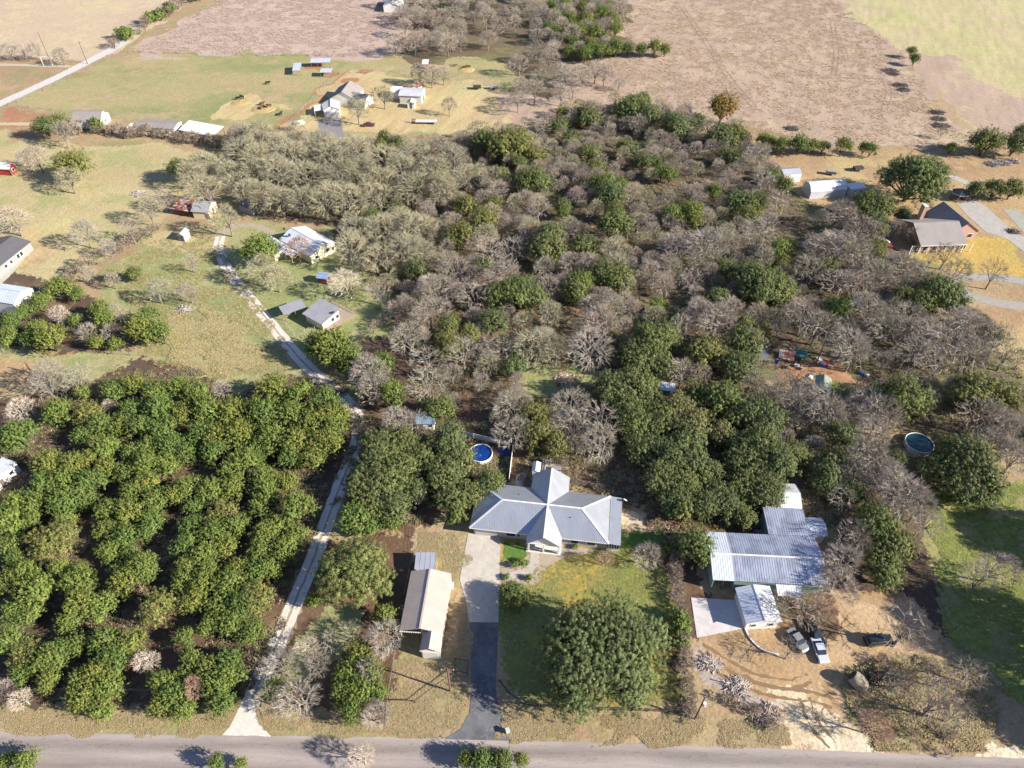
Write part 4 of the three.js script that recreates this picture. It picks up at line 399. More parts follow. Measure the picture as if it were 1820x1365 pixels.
// gabled building on a surveyed rectangle f (eave to eave)
function gable(o) {
  const { f, eave, ridge, dir = 'x', over = .35, wall, roof, seam = .46 } = o, g = thing(o.name, o.label, o.cat || 'shed', f.x, f.z, f.a, o.group), w = f.w / 2, d = f.d / 2, W = w - over, D = d - over, sl = (ridge - eave) / (dir === 'x' ? d : w), top = eave - .1 + over * sl;
  const mb = new MB(); const p = (x, y, z) => V(x, y, z), ty = top + (dir === 'x' ? D : W) * sl; // walls with their gables
  if (o.posts) { const nx = o.posts; for (let i = 0; i < nx; i++) for (const s of [-1, 1]) { const x = mix(-W, W, i / (nx - 1)); mesh('post', new MB().box(x, top / 2, s * D, .16, top, .16), o.postMat || wWood, g); } for (const s of [-1, 1]) mesh('beam', new MB().box(0, top - .1, s * D, 2 * W, .2, .12), o.postMat || wWood, g); }
  else { if (dir === 'x') { const L = [p(-W, 0, D), p(-W, top, D), p(-W, ty, 0), p(-W, top, -D), p(-W, 0, -D)], R = L.map((q) => p(W, q.y, q.z)); mb.poly(L).poly([...R].reverse()); for (let i = 0; i < 5; i++) { const j = (i + 1) % 5; if (i !== 1 && i !== 2) mb.quad(L[i], R[i], R[j], L[j]); } mb.quad(L[1], R[1], R[2], L[2]).quad(L[2], R[2], R[3], L[3]); }
    else { const L = [p(-W, 0, D), p(W, 0, D), p(W, top, D), p(0, ty, D), p(-W, top, D)], R = L.map((q) => p(q.x, q.y, -D)); mb.poly(L).poly([...R].reverse()); for (let i = 0; i < 5; i++) { const j = (i + 1) % 5; mb.quad(L[i], R[i], R[j], L[j]); } }
    const wl = mesh('wall', mb, wall, g); if (o.wallSeam) mesh('wall_rib', ribs(W, D, top - .05), wall, wl); }
  const S = (a) => sheet('roof_slope', a, roof, g, seam); const r2 = o.roof2 || roof;
  if (dir === 'x') { S([p(-w, eave, d), p(w, eave, d), p(w, ridge, 0), p(-w, ridge, 0)]); sheet('roof_slope', [p(-w, eave, -d), p(w, eave, -d), p(w, ridge, 0), p(-w, ridge, 0)], r2, g, seam); mesh('ridge_cap', new MB().bar(p(-w, ridge + .03, 0), p(w, ridge + .03, 0), .3, .05), o.cap || roof, g); }
  else { S([p(-w, eave, d), p(-w, eave, -d), p(0, ridge, -d), p(0, ridge, d)]); sheet('roof_slope', [p(w, eave, d), p(w, eave, -d), p(0, ridge, -d), p(0, ridge, d)], r2, g, seam); mesh('ridge_cap', new MB().bar(p(0, ridge + .03, -d), p(0, ridge + .03, d), .3, .05), o.cap || roof, g); }
  for (const q of o.open || []) opening(g, q, 2 * W, 2 * D);
  return g;
}
function ribs(W, D, h, st = .5) { const mb = new MB(); for (let x = -W + .2; x < W; x += st) for (const s of [-1, 1]) mb.box(x, h / 2, s * (D + .02), .07, h, .04); for (let z = -D + .2; z < D; z += st) for (const s of [-1, 1]) mb.box(s * (W + .02), h / 2, z, .04, h, .07); return mb; }
// building or canopy under one sloping sheet: low side f b l r
function mono(o) {
  const { f, h, rise = .5, low = 'f', over = .3, wall, roof, seam = .46 } = o, g = thing(o.name, o.label, o.cat || 'shed', f.x, f.z, f.a, o.group), w = f.w / 2, d = f.d / 2, W = w - over, D = d - over;
  const hy = (x, z) => h + rise * (low === 'f' ? (d - z) / (2 * d) : low === 'b' ? (z + d) / (2 * d) : low === 'l' ? (x + w) / (2 * w) : (w - x) / (2 * w));
  const c = [[-W, D], [W, D], [W, -D], [-W, -D]];
  if (o.posts) { const n = o.posts; for (let i = 0; i < n; i++) for (const s of [-1, 1]) { const x = mix(-W, W, i / (n - 1)), t = hy(x, s * D) - .1; mesh('post', new MB().box(x, t / 2, s * D, .15, t, .15), o.postMat || wWood, g); } for (const s of [-1, 1]) mesh('beam', new MB().bar(V(-W, hy(-W, s * D) - .2, s * D), V(W, hy(W, s * D) - .2, s * D), .1, .2), o.postMat || wWood, g); }
  else mesh('wall', new MB().hexa(c.map(([x, z]) => V(x, 0, z)), c.map(([x, z]) => V(x, hy(x, z) - .09, z))), wall, g);
  sheet('roof', [[-w, d], [w, d], [w, -d], [-w, -d]].map(([x, z]) => V(x, hy(x, z), z)), roof, g, seam);
  for (const q of o.open || []) opening(g, q, 2 * W, 2 * D);
  return g;
}
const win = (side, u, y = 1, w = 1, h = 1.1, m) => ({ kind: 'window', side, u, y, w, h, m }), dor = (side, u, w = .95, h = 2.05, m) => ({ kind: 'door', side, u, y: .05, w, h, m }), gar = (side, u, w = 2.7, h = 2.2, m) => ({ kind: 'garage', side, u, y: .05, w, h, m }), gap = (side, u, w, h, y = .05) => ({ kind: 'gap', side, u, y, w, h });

{ // ranch house with crossing roofs
  const f = { x: 5.98, z: -85.94, a: -.1337 }, g = thing('ranch_house', 'long ranch house with crossing grey metal roofs and white front porch', 'house', f.x, f.z, f.a), p = V, e = 2.9, R = 5.6, zr = .1, x0 = -13.86, x1 = 13.86, z0 = -5.8, z1 = 5.8, rl = -7.95, rr = 8.1, xc = 1.25;
  // wall body
  const body = new MB(); body.box(.2, 1.38, 0, 26.6, 2.76, 10.4).box(xc, 1.38, -7.2, 6.5, 2.76, 4.2); mesh('wall', body, M(.40, .37, .34, .9), g);
  sheet('roof_slope', [p(x0, e, z1), p(-2.2, e, z1), p(xc, R, zr), p(rl, R, zr)], mGalv, g); sheet('roof_slope', [p(4.7, e, z1), p(x1, e, z1), p(rr, R, zr), p(xc, R, zr)], mGalv, g);
  sheet('roof_slope', [p(-2.55, e, z0), p(x0, e, z0), p(rl, R, zr), p(xc, R, zr)], mGalv, g); sheet('roof_slope', [p(x1, e, z0), p(4.95, e, z0), p(xc, R, zr), p(rr, R, zr)], mGalv, g);
  sheet('roof_slope', [p(x0, e, z0), p(x0, e, z1), p(rl, R, zr)], mGalv, g); sheet('roof_slope', [p(x1, e, z1), p(x1, e, z0), p(rr, R, zr)], mGalv, g);
  const fz = 8.0, bz = -9.5, el = -2.2, er = 4.7, bl = -2.75, br = 5.1; // front and back cross wings
  sheet('roof_slope', [p(el, e, fz), p(el, e, z1), p(xc, R, zr), p(xc + .05, R - .05, fz)], mGalv, g); sheet('roof_slope', [p(er, e, z1), p(er, e, fz), p(xc + .05, R - .05, fz), p(xc, R, zr)], mGalv, g);
  sheet('roof_slope', [p(bl, e, z0), p(bl, e, bz), p(xc, R - .05, bz), p(xc, R, zr)], mGalv, g); sheet('roof_slope', [p(br, e, bz), p(br, e, z0), p(xc, R, zr), p(xc, R - .05, bz)], mGalv, g);
  sheet('porch_roof', [p(x1 + .02, e - .06, z1), p(16.2, 2.62, z1), p(16.2, 2.62, z0), p(x1 + .02, e - .06, z0)], mGalv, g, .6);
  for (const [a, b] of [[p(rl, R, zr), p(xc, R, zr)], [p(xc, R, zr), p(rr, R, zr)], [p(rl, R, zr), p(x0, e, z1)], [p(rl, R, zr), p(x0, e, z0)], [p(rr, R, zr), p(x1, e, z1)], [p(rr, R, zr), p(x1, e, z0)], [p(xc, R, zr), p(xc, R - .03, fz)], [p(xc, R, zr), p(xc, R - .03, bz)]]) mesh('ridge_cap', new MB().bar(a.clone().add(p(0, .035, 0)), b.clone().add(p(0, .035, 0)), .34, .06), mWhiteMetal, g);
  mesh('fascia', new MB().box(-8, e - .12, z1 + .02, 11.7, .2, .05).box(9.3, e - .12, z1 + .02, 9.2, .2, .05), trim, g);
  mesh('gable_wall', new MB().poly([p(el + .3, e - .05, fz - .35), p(er - .3, e - .05, fz - .35), p(xc, R - .35, fz - .35)]).poly([p(er - .3, e - .05, fz - .37), p(el + .3, e - .05, fz - .37), p(xc, R - .35, fz - .37)]), trim, g);
  for (const x of [-1.7, 1.25, 4.2]) mesh('porch_column', new MB().box(x, 1.42, 7.6, .32, 2.84, .32), trim, g);
  mesh('porch_beam', new MB().box(1.25, 2.74, 7.6, 6.3, .26, .22), trim, g);
  mesh('porch_floor', new MB().box(1.25, .08, 6.5, 6.9, .16, 2.9), wPale, g);
  for (const s of [[-1.5, 1.05], [1.45, 4.0]]) { const rl2 = mesh('porch_railing', new MB().box((s[0] + s[1]) / 2, .95, 7.6, s[1] - s[0], .08, .08), wDark, g); for (let x = s[0] + .12; x < s[1]; x += .25) mesh('baluster', new MB().box(x, .54, 7.6, .04, .76, .04), wDark, rl2); }
  // sun room at the end: posts, low wall and panes
  mesh('sunroom_wall', new MB().box(14.8, .45, 0, 2.4, .9, 11), trim, g); for (let i = 0; i < 5; i++) { const x = 13.75 + i * .5; const fr = mesh('window', new MB().box(x, 1.7, 5.45, .46, 1.5, .1), trim, g); mesh('pane', new MB().box(x, 1.7, 5.51, .34, 1.34, .03), glass, fr); }
  for (let i = 0; i < 8; i++) { const z = 4.6 - i * 1.3, fr = mesh('window', new MB().box(15.9, 1.75, z, .1, 1.6, 1.15), trim, g); mesh('pane', new MB().box(15.96, 1.75, z, .03, 1.4, .95), glass, fr); }
  for (const q of [win('f', -5.6, .9, 1.8, 1.3), win('f', -4.0, 1, .5, 1), win('f', 7.2, .9, 1.6, 1.3), win('f', 10.5, .9, 1.6, 1.3), dor('f', 1.2, 1.1, 2.1), gar('f', -10.6, 4.4, 2.2, M(.5, .48, .45, .7)), win('l', 0, .9, 1.5, 1.2), win('b', -8, .9, 1.5, 1.2)]) opening(g, q, 27, 10.4);
  mesh('vent_pipe', new MB().tube(p(6, 4.2, 2), p(6, 5, 2), .07, .07, 6), wDark, g); mesh('vent_pipe', new MB().tube(p(-5, 4, -2.4), p(-5, 5, -2.4), .07, .07, 6), wDark, g); mesh('gutter_pipe', new MB().tube(p(13.9, 2.95, -5), p(13.9, 2.95, 5), .06, .06, 6), wGrey, g);
}
{ // satellite dish on its pole
  const g = thing('satellite_dish', 'white satellite dish on a pole at the ranch house corner', 'dish', 22.9,-88.69); mesh('pole', new MB().tube(V(0, 0, 0), V(0, 3, 0), .04, .04, 6), wGrey, g); const d = mesh('reflector', new THREE.SphereGeometry(.8, 16, 6, 0, 6.283, 0, .75), M(.75, .75, .75, .5), g); d.position.set(.1, 2.7, .3); d.rotation.set(-.8, 0, -.5); }
{ // tan metal barn: main bay and a narrower front bay
  const f = { x: -15.45, z: -65.9, a: -.07 }, g = thing('tan_barn', 'tan ribbed metal barn with a narrower front bay and open carport', 'barn', f.x, f.z, f.a), p = V, e = 3.2, R = 4.5;
  const m1 = metal(.36, .29, .25, .6, .05), w = 3.75;
  sheet('roof_slope', [p(-w - .3, e, 6.05), p(-w - .3, e, -5.9), p(-.3, R, -5.9), p(-.3, R, 6.05)], mTanMetal, g, .42); sheet('roof_slope', [p(w - .1, e, 6.05), p(w - .1, e, -5.9), p(-.3, R, -5.9), p(-.3, R, 6.05)], mTanMetal, g, .42); mesh('ridge_cap', new MB().bar(p(-.3, R + .03, -5.9), p(-.3, R + .03, 6.05), .35, .06), mTanMetal, g);
  sheet('roof_slope', [p(.1, e - .05, 9.4), p(.1, e - .05, 6.07), p(1.75, R - .45, 6.07), p(1.75, R - .45, 9.4)], mTanMetal, g, .42); sheet('roof_slope', [p(w - .1, e - .05, 9.4), p(w - .1, e - .05, 6.07), p(1.75, R - .45, 6.07), p(1.75, R - .45, 9.4)], mTanMetal, g, .42);
  const wl = mesh('wall', new MB().box(1.6, 1.55, -.1, 3.8, 3.1, 11.6).box(-2.2, 1.55, -3, 3.7, 3.1, 5.8), wTan, g); const rb = new MB(); for (let z = -5.7; z < 5.6; z += .5) rb.box(3.53, 1.55, z, .05, 3.1, .08); for (let z = -5.7; z < 0; z += .5) rb.box(-4.07, 1.55, z, .05, 3.1, .08); mesh('wall_rib', rb, wTan, wl);
  mesh('front_wall', new MB().box(1.85, 1.5, 7.6, 3.3, 3, 3.2), wTan, g); mesh('back_panel', new MB().box(-2.2, 1.5, -.05, 3.6, 3, .06), wCream, g);
  for (const z of [1.9, 5.9]) mesh('post', new MB().box(-3.9, 1.55, z, .16, 3.1, .16), wTan, g); const tr = mesh('eave_trim', new MB().box(-2.2, e - .28, 6.04, 3.9, .3, .05), trim, g); for (let x = -4; x < -.4; x += .4) mesh('trim_rib', new MB().box(x, e - .28, 6.1, .1, .3, .04), trim, tr);
  mesh('front_trim', new MB().box(1.85, e - .2, 9.38, 3.6, .3, .05), trim, g); mesh('garage_door', new MB().box(1.85, 1.2, 9.23, 2.8, 2.3, .07), M(.66, .63, .58, .7), g); mesh('side_awning', new MB().hexa([p(3.5, 2.45, -3.2), p(4.2, 2.2, -3.2), p(4.2, 2.2, -4.6), p(3.5, 2.45, -4.6)], [p(3.5, 2.53, -3.2), p(4.2, 2.28, -3.2), p(4.2, 2.28, -4.6), p(3.5, 2.53, -4.6)]), trim, g); }
mono({ name: 'well_house', label: 'small white shed with a pale grey roof behind the tan barn', f: {x:-16.66,z:-74.74,w:3.92,d:3.59,a:-0.0000}, h: 2.3, rise: .35, wall: wWhite, roof: metal(.36, .37, .42, .6, .1), seam: .9, open: [dor('f', 1.2)] });
{ // big grey metal building of several bays
  const f = { x: 48.47, z: -74.71, a: -.0575 }, g = thing('metal_building', 'big grey corrugated metal building with several joined roofs', 'building', f.x, f.z, f.a), p = V, e = 3.6, R = 4.7, d = 5.36, w = 10.66, sx = -6.6;
  mesh('wall', new MB().box(1.9, 1.72, 0, 16.8, 3.44, 10.1), wGreen, g); mesh('end_wall', new MB().box(-10.4, 1.7, 0, .1, 3.4, 10.3), M(.30, .42, .44, .6), g); for (const z of [-5, 5]) for (const x of [-10.3, -8.5]) mesh('post', new MB().box(x, 1.7, z, .18, 3.4, .18), wDark, g);
  for (const s of [1, -1]) { sheet('roof_slope', [p(-w, e, s * d), p(sx, e, s * d), p(sx, R, .3), p(-w, R, .3)], metal(.66, .70, .74, .5, .12), g, .46); sheet('roof_slope', [p(sx + .02, e, s * d), p(w, e, s * d), p(w, R, .3), p(sx + .02, R, .3)], mWeather, g, .46); }
  mesh('ridge_cap', new MB().bar(p(-w, R + .04, .3), p(w, R + .04, .3), .3, .07), mWhiteMetal, g); mesh('red_trim', new MB().bar(p(w + .04, e - .05, d), p(w + .04, R - .05, .3), .06, .22).bar(p(w + .04, R - .05, .3), p(w + .04, e - .05, -d), .06, .22), wRed, g);
  sheet('wing_roof', [p(1.7, e + .1, -d - .03), p(9.7, e + .1, -d - .03), p(9.7, e + .45, -11.7), p(1.7, e + .45, -11.7)], mWeather, g, .46); mesh('wing_wall', new MB().box(5.7, 1.75, -8.5, 7.4, 3.5, 6.2), wGreen, g);
  sheet('rear_roof', [p(2.6, 3.2, -11.75), p(9.9, 3.2, -11.75), p(9.9, 4.6, -15.2), p(2.6, 4.6, -15.2)], mWhiteMetal, g, .5); sheet('rear_roof', [p(2.6, 3.2, -18.7), p(9.9, 3.2, -18.7), p(9.9, 4.6, -15.2), p(2.6, 4.6, -15.2)], mWhiteMetal, g, .5); mesh('rear_wall', new MB().hexa([p(2.9, 0, -12), p(9.6, 0, -12), p(9.6, 0, -18.4), p(2.9, 0, -18.4)], [p(2.9, 3.15, -12), p(9.6, 3.15, -12), p(9.6, 3.15, -18.4), p(2.9, 3.15, -18.4)]).poly([p(9.58, 3.1, -12), p(9.58, 3.1, -18.4), p(9.58, 4.45, -15.2)]), wPale, g);
  sheet('front_awning', [p(1.0, 2.9, d + 2.2), p(5.6, 2.9, d + 2.2), p(5.6, 3.3, d + .05), p(1.0, 3.3, d + .05)], mWhiteMetal, g, .46); for (const x of [1.2, 5.4]) mesh('post', new MB().box(x, 1.43, d + 2.0, .12, 2.86, .12), wGrey, g); }
gable({ name: 'lean_shed', label: 'small galvanised shed joined to the grey metal building', f: {x:60.35,z:-82.28,w:4.19,d:4.46,a:-0.0094}, eave: 2.9, ridge: 3.7, wall: wPale, roof: mSteel });
gable({ name: 'annex', label: 'white annex with blue-grey metal roof in front of the metal building', cat: 'annex', f: {x:45.01,z:-65.39,w:6.58,d:7.16,a:0.0573}, eave: 2.8, ridge: 3.7, dir: 'z', wall: wWhite, roof: metal(.74, .75, .77, .42, .3), seam: .6, open: [win('f', -1.6, 1.1, .9, .8), win('f', 1.6, 1.1, .9, .8)] });
{ const P = smooth([[42.5,-62.42],[42.55,-61.34],[43.03,-59.95],[44.18,-58.47],[45.71,-57.44],[47.36,-57.23]], .9), g = thing('garden_border', 'curved pale stone border in front of the white annex', 'border', 0, 0); for (let i = 0; i < P.length - 1; i++) mesh('block', new MB().bar(V(P[i].x, .13, P[i].z), V(P[i + 1].x, .13, P[i + 1].z).lerp(V(P[i].x, .13, P[i].z), .06), .28, .3), wPale, g); }
{ // L-shaped cream house with silver roof
  const g = gable({ name: 'cream_house', label: 'cream house with silver metal roof and vents in the trees', cat: 'house', f: {x:-62.29,z:-186.02,w:10.03,d:14.82,a:0.8757}, eave: 2.9, ridge: 4.7, dir: 'z', wall: wCream, roof: metal(.70, .73, .77, .45, .2), roof2: metal(.70, .73, .77, .45, .2), open: [win('f', -2.6, 1, 1.1, 1), win('f', 1.6, 1.3, 1.1, 1.2), win('f', 3.6, .9, 1, 1.2)] });
  sheet('wing_roof', [V(-5.4, 3.0, -1.5), V(-5.4, 3.0, -11), V(-11.2, 2.6, -9.5), V(-11.2, 2.6, -2.0)], metal(.70, .73, .77, .45, .2), g); mesh('wing_wall', new MB().box(-8, 1.25, -5.8, 5.6, 2.5, 6.8), wCream, g); sheet('porch_roof', [V(-5.6, 2.75, -1.4), V(-5.6, 2.75, 2.6), V(-8.2, 2.45, 2.6), V(-8.2, 2.45, -1.4)], metal(.70, .73, .77, .45, .2), g);
  for (const z of [2.3, -1]) mesh('post', new MB().box(-8, 1.2, z, .14, 2.4, .14), wWhite, g); for (const [x, z] of [[-2.6, -5], [-1.5, -9], [-2, -1]]) mesh('vent', new MB().box(x, 4.35, z, .5, .7, .5), wDark, g); mesh('pergola', new MB().box(-12.4, 2.4, -6, 2, .1, 3.4), wWood, g); }
{ const g = mono({ name: 'cabin', label: 'cabin under one grey metal roof with a timber deck', cat: 'cabin', f: {x:-51.34,z:-151.21,w:6.94,d:7.72,a:0.9239}, h: 2.7, rise: 1.1, low: 'l', over: .5, wall: wCream, roof: metal(.40, .39, .40, .5), seam: .5, open: [win('f', .6, 1.1, 1, 1.1), win('f', 2.3, 1.1, 1, 1.1), win('r', 0, 1, 1, 1.1)] });
  const fw = 3.9; mesh('deck_frame', new MB().box(2.3, .2, .4, 9.6, .36, 9.6), wWood, g); for (let i = 0; i < 32; i++) mesh('plank', new MB().box(2.3, .41, -4.25 + i * .3, 9.6, .05, .27), i % 3 ? M(.34, .27, .20, .9) : M(.29, .23, .175, .9), g);
  const rail = mesh('railing', new MB().box(7, 1.35, .4, .08, .08, 9.5).box(2.3, 1.35, -4.35, 9.4, .08, .08), wWood, g); for (let i = 0; i < 7; i++) mesh('rail_post', new MB().box(7, .88, -4.3 + i * 1.56, .1, .95, .1), wWood, rail); mesh('stove_box', new MB().box(1.2, 3.7, 3.4, .8, .3, .5), wDark, g); }
mono({ name: 'carport', label: 'open carport with pale flat metal roof beside the cabin', cat: 'carport', f: {x:-59.84,z:-153.9,w:6.39,d:3.83,a:0.5820}, h: 2.5, rise: .3, wall: wWood, roof: mGreyMetal, posts: 3, seam: .5 });
gable({ name: 'red_shed', label: 'small red timber shed with blue-grey roof on the meadow', f: {x:-54.33,z:-169.14,w:3.43,d:3.14,a:-0.2260}, eave: 2.1, ridge: 2.8, wall: wRedWood, roof: metal(.34, .44, .60, .45, .25), open: [dor('r', 0, .9, 1.8, wDark)] });
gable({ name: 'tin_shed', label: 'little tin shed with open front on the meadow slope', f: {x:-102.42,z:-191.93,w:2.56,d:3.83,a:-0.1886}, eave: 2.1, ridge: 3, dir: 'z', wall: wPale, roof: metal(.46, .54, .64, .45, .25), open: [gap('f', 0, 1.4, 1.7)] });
mono({ name: 'rusty_shed', label: 'open shed under a rusty corrugated roof', f: {x:-107.1,z:-209.26,w:6.86,d:7.84,a:-0.2870}, h: 2.2, rise: .5, wall: wGrey, roof: mRust, posts: 4 });
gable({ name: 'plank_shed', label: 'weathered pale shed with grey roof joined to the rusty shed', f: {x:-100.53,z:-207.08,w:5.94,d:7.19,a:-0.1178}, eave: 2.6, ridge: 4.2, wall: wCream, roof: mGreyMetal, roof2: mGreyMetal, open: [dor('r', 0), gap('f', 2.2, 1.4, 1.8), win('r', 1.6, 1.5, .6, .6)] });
gable({ name: 'dark_shed', label: 'low shed with dark grey roof at the edge of the woods', f: {x:-86.05,z:-208.97,w:6.66,d:5.12,a:-0.5322}, eave: 2.4, ridge: 3.2, wall: wGrey, roof: metal(.16, .17, .20, .6, .1), seam: .6 });
gable({ name: 'grey_house', label: 'long grey house with dark shingle roof and patio', cat: 'house', f: {x:-155.06,z:-173.21,w:28.61,d:11.38,a:1.3618}, eave: 2.8, ridge: 4.2, wall: wGrey, roof: mShingleDark, seam: 0, open: [win('f', 8, .9, 1, 1.3), win('f', 9.4, .9, 1, 1.3), win('f', 5, 1, .9, 1), win('f', 2.8, 1, 1, 1)] });
pad('patio_slab', [[-150.44,-169.3],[-149.77,-174.37],[-149.85,-183.23],[-150.31,-186.92],[-147.17,-184.76],[-147.68,-180.21],[-147.33,-171.53],[-148.3,-165.2]], .04, mConcrete, 'pale patio along the grey house', .04);
gable({ name: 'white_workshop', label: 'white metal workshop building beside the thicket', cat: 'building', f: {x:-142.16,z:-158.74,w:16.83,d:7.54,a:-0.2258}, eave: 4, ridge: 5.6, wall: wWhite, roof: metal(.56, .62, .68, .5, .15), over: .1, seam: .8 });
mono({ name: 'mobile_home', label: 'white mobile home with flat roof at the juniper grove', cat: 'mobile home', f: {x:-111.15,z:-94.44,w:11.03,d:3.83,a:1.2146}, h: 2.9, rise: .15, over: .08, wall: wWhite, roof: metal(.62, .64, .66, .5, .1), seam: .8, open: [win('r', 0, 1.2, .8, .8), win('f', 3.5, 1.2, 1, .8), dor('f', 1)] });
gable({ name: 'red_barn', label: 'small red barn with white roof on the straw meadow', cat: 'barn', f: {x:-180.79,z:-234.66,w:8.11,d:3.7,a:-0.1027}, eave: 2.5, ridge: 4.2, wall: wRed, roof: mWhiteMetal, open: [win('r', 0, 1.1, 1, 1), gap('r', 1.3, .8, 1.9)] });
{ const g = gable({ name: 'white_cottage', label: 'white cottage with taupe shingle roof beside the red yard', cat: 'house', f: {x:-166.61,z:-275.12,w:11.54,d:8.9,a:-0.0000}, eave: 2.8, ridge: 5.4, wall: wWhite, roof: mShingle, roof2: mShingle, seam: 0, open: [win('r', 0, 1.2, .9, 1), win('r', 0, 3.4, .6, .6)] });
  sheet('porch_roof', [V(-6.5, 2.3, 7.2), V(-1, 2.3, 7.2), V(-1, 2.75, 4.4), V(-6.5, 2.75, 4.4)], metal(.36, .48, .58, .5, .1), g, .5); for (const x of [-6.3, -1.2]) mesh('post', new MB().box(x, 1.1, 7, .12, 2.2, .12), trim, g); }
gable({ name: 'trailer_house', label: 'long single-wide home with brown-grey roof behind the brush', cat: 'mobile home', f: {x:-137.54,z:-268.77,w:16.18,d:7.47,a:-0.1078}, eave: 2.9, ridge: 3.6, wall: wWhite, roof: mShingle, seam: 0, open: [win('f', -4, 1.1, 1.2, 1), win('f', 0, 1.1, 1.2, 1), dor('f', 2.4), win('f', 5, 1.1, 1.2, 1)] });
mono({ name: 'white_box_shed', label: 'small white box shed against the single-wide home', f: {x:-147.53,z:-268.03,w:3.27,d:4.58,a:-0.1528}, h: 2.4, rise: .1, over: .1, wall: wWhite, roof: mWhiteMetal });
mono({ name: 'pole_barn', label: 'open pole barn with gleaming white metal roof', cat: 'barn', f: {x:-119.03,z:-263.77,w:15.98,d:6.86,a:-0.3576}, h: 3.0, rise: 1, wall: wRedWood, roof: mWhiteMetal, posts: 5, seam: .6 });
gable({ name: 'farmhouse', label: 'white farmhouse with brown shingle roof in the paddock', cat: 'house', f: {x:-69.02,z:-298.21,w:11,d:12.07,a:-0.1300}, eave: 3, ridge: 6, dir: 'z', wall: wWhite, roof: mShingle, seam: 0, open: [win('f', -3, 1, 1, 1.2), win('f', 2.5, 1, 1.2, 1.2)] });
gable({ name: 'farmhouse_wing', label: 'side wing of the white farmhouse with brown roof', cat: 'house', f: {x:-62.74,z:-294.32,w:7.91,d:7.24,a:-0.3667}, eave: 3, ridge: 4.6, wall: wWhite, roof: mShingle, seam: 0, open: [win('f', -2, 1, 1.4, 1.2), win('f', 2, 1, 1.2, 1.2)] });
{ const g = gable({ name: 'double_garage', label: 'white double garage with pale metal roof', cat: 'garage', f: {x:-73.19,z:-285.09,w:6.88,d:7.56,a:0.1977}, eave: 3, ridge: 4.6, dir: 'z', wall: wWhite, roof: mWhiteMetal, open: [gar('f', -1.55, 2.5, 2.1), gar('f', 1.55, 2.5, 2.1), win('f', .3, 3.1, .5, .6)] }); sheet('lean_to_roof', [V(-3.8, 2.5, 1.5), V(-3.8, 2.5, -4), V(-7, 2.2, -4), V(-7, 2.2, 1.5)], mWhiteMetal, g); for (const z of [1.3, -3.8]) mesh('post', new MB().box(-6.8, 1.1, z, .14, 2.2, .14), wWhite, g); }
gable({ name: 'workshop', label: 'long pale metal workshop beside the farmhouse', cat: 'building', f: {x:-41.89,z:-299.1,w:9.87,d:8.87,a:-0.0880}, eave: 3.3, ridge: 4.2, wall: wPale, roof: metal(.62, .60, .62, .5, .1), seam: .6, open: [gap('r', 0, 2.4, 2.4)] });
gable({ name: 'workshop_bay', label: 'lower white bay joined to the pale workshop', cat: 'building', f: {x:-48.81,z:-302.8,w:4.41,d:6.65,a:-0.0671}, eave: 2.9, ridge: 3.6, wall: wWhite, roof: mWhiteMetal, seam: .6 });
gable({ name: 'cream_shed', label: 'small cream garden shed with pale gabled roof', f: {x:-41.47,z:-291.41,w:3.62,d:3.48,a:-0.0778}, eave: 2.2, ridge: 3.1, dir: 'z', wall: wWhite, roof: mWhiteMetal, open: [dor('f', 0)] });
mono({ name: 'hen_house', label: 'little white hen house behind the pale workshop', f: {x:-40.92,z:-309.64,w:4.22,d:3.71,a:-0.0000}, h: 2.3, rise: .2, wall: wWhite, roof: mRust, open: [gap('f', 0, .9, 1.7)] });
mono({ name: 'goat_shed', label: 'small white-roofed shed alone in the back paddock', f: {x:-39.58,z:-335.88,w:2.94,d:4.88,a:-0.0000}, h: 2.2, rise: .4, wall: wWood, roof: mWhiteMetal });
mono({ name: 'loafing_shed', label: 'longest of the three open cattle sheds, set along the back fence', f: {x:-87.63,z:-336.89,w:9.07,d:3.95,a:0.0537}, h: 2.4, rise: .5, wall: wDark, roof: metal(.60, .64, .70, .45, .2), posts: 4 });
mono({ name: 'loafing_shed', label: 'open cattle shed set slantwise in the pasture', f: {x:-96.9,z:-329.58,w:3.4,d:8.36,a:0.1177}, h: 2.3, rise: .4, wall: wDark, roof: metal(.60, .64, .70, .45, .2), posts: 3 });
mono({ name: 'loafing_shed', label: 'small open cattle shed at the red dirt fence line', f: {x:-82.92,z:-325.27,w:5.2,d:4.19,a:-0.0000}, h: 2.3, rise: .3, wall: wDark, roof: metal(.60, .62, .64, .5, .2), posts: 3 });
gable({ name: 'white_house', label: 'white house with pale roof among bare trees beyond the tussock field', cat: 'house', f: {x:-64.31,z:-421.93,w:9.94,d:15.87,a:-0.0000}, eave: 3, ridge: 5, dir: 'z', wall: wWhite, roof: mWhiteMetal, seam: .6 });
gable({ name: 'box_garage', label: 'white box garage beside a dark juniper', cat: 'garage', f: {x:97.21,z:-230.23,w:6.69,d:4.84,a:0.1517}, eave: 3.2, ridge: 3.9, wall: wWhite, roof: metal(.52, .53, .55, .5, .1), over: .1 });
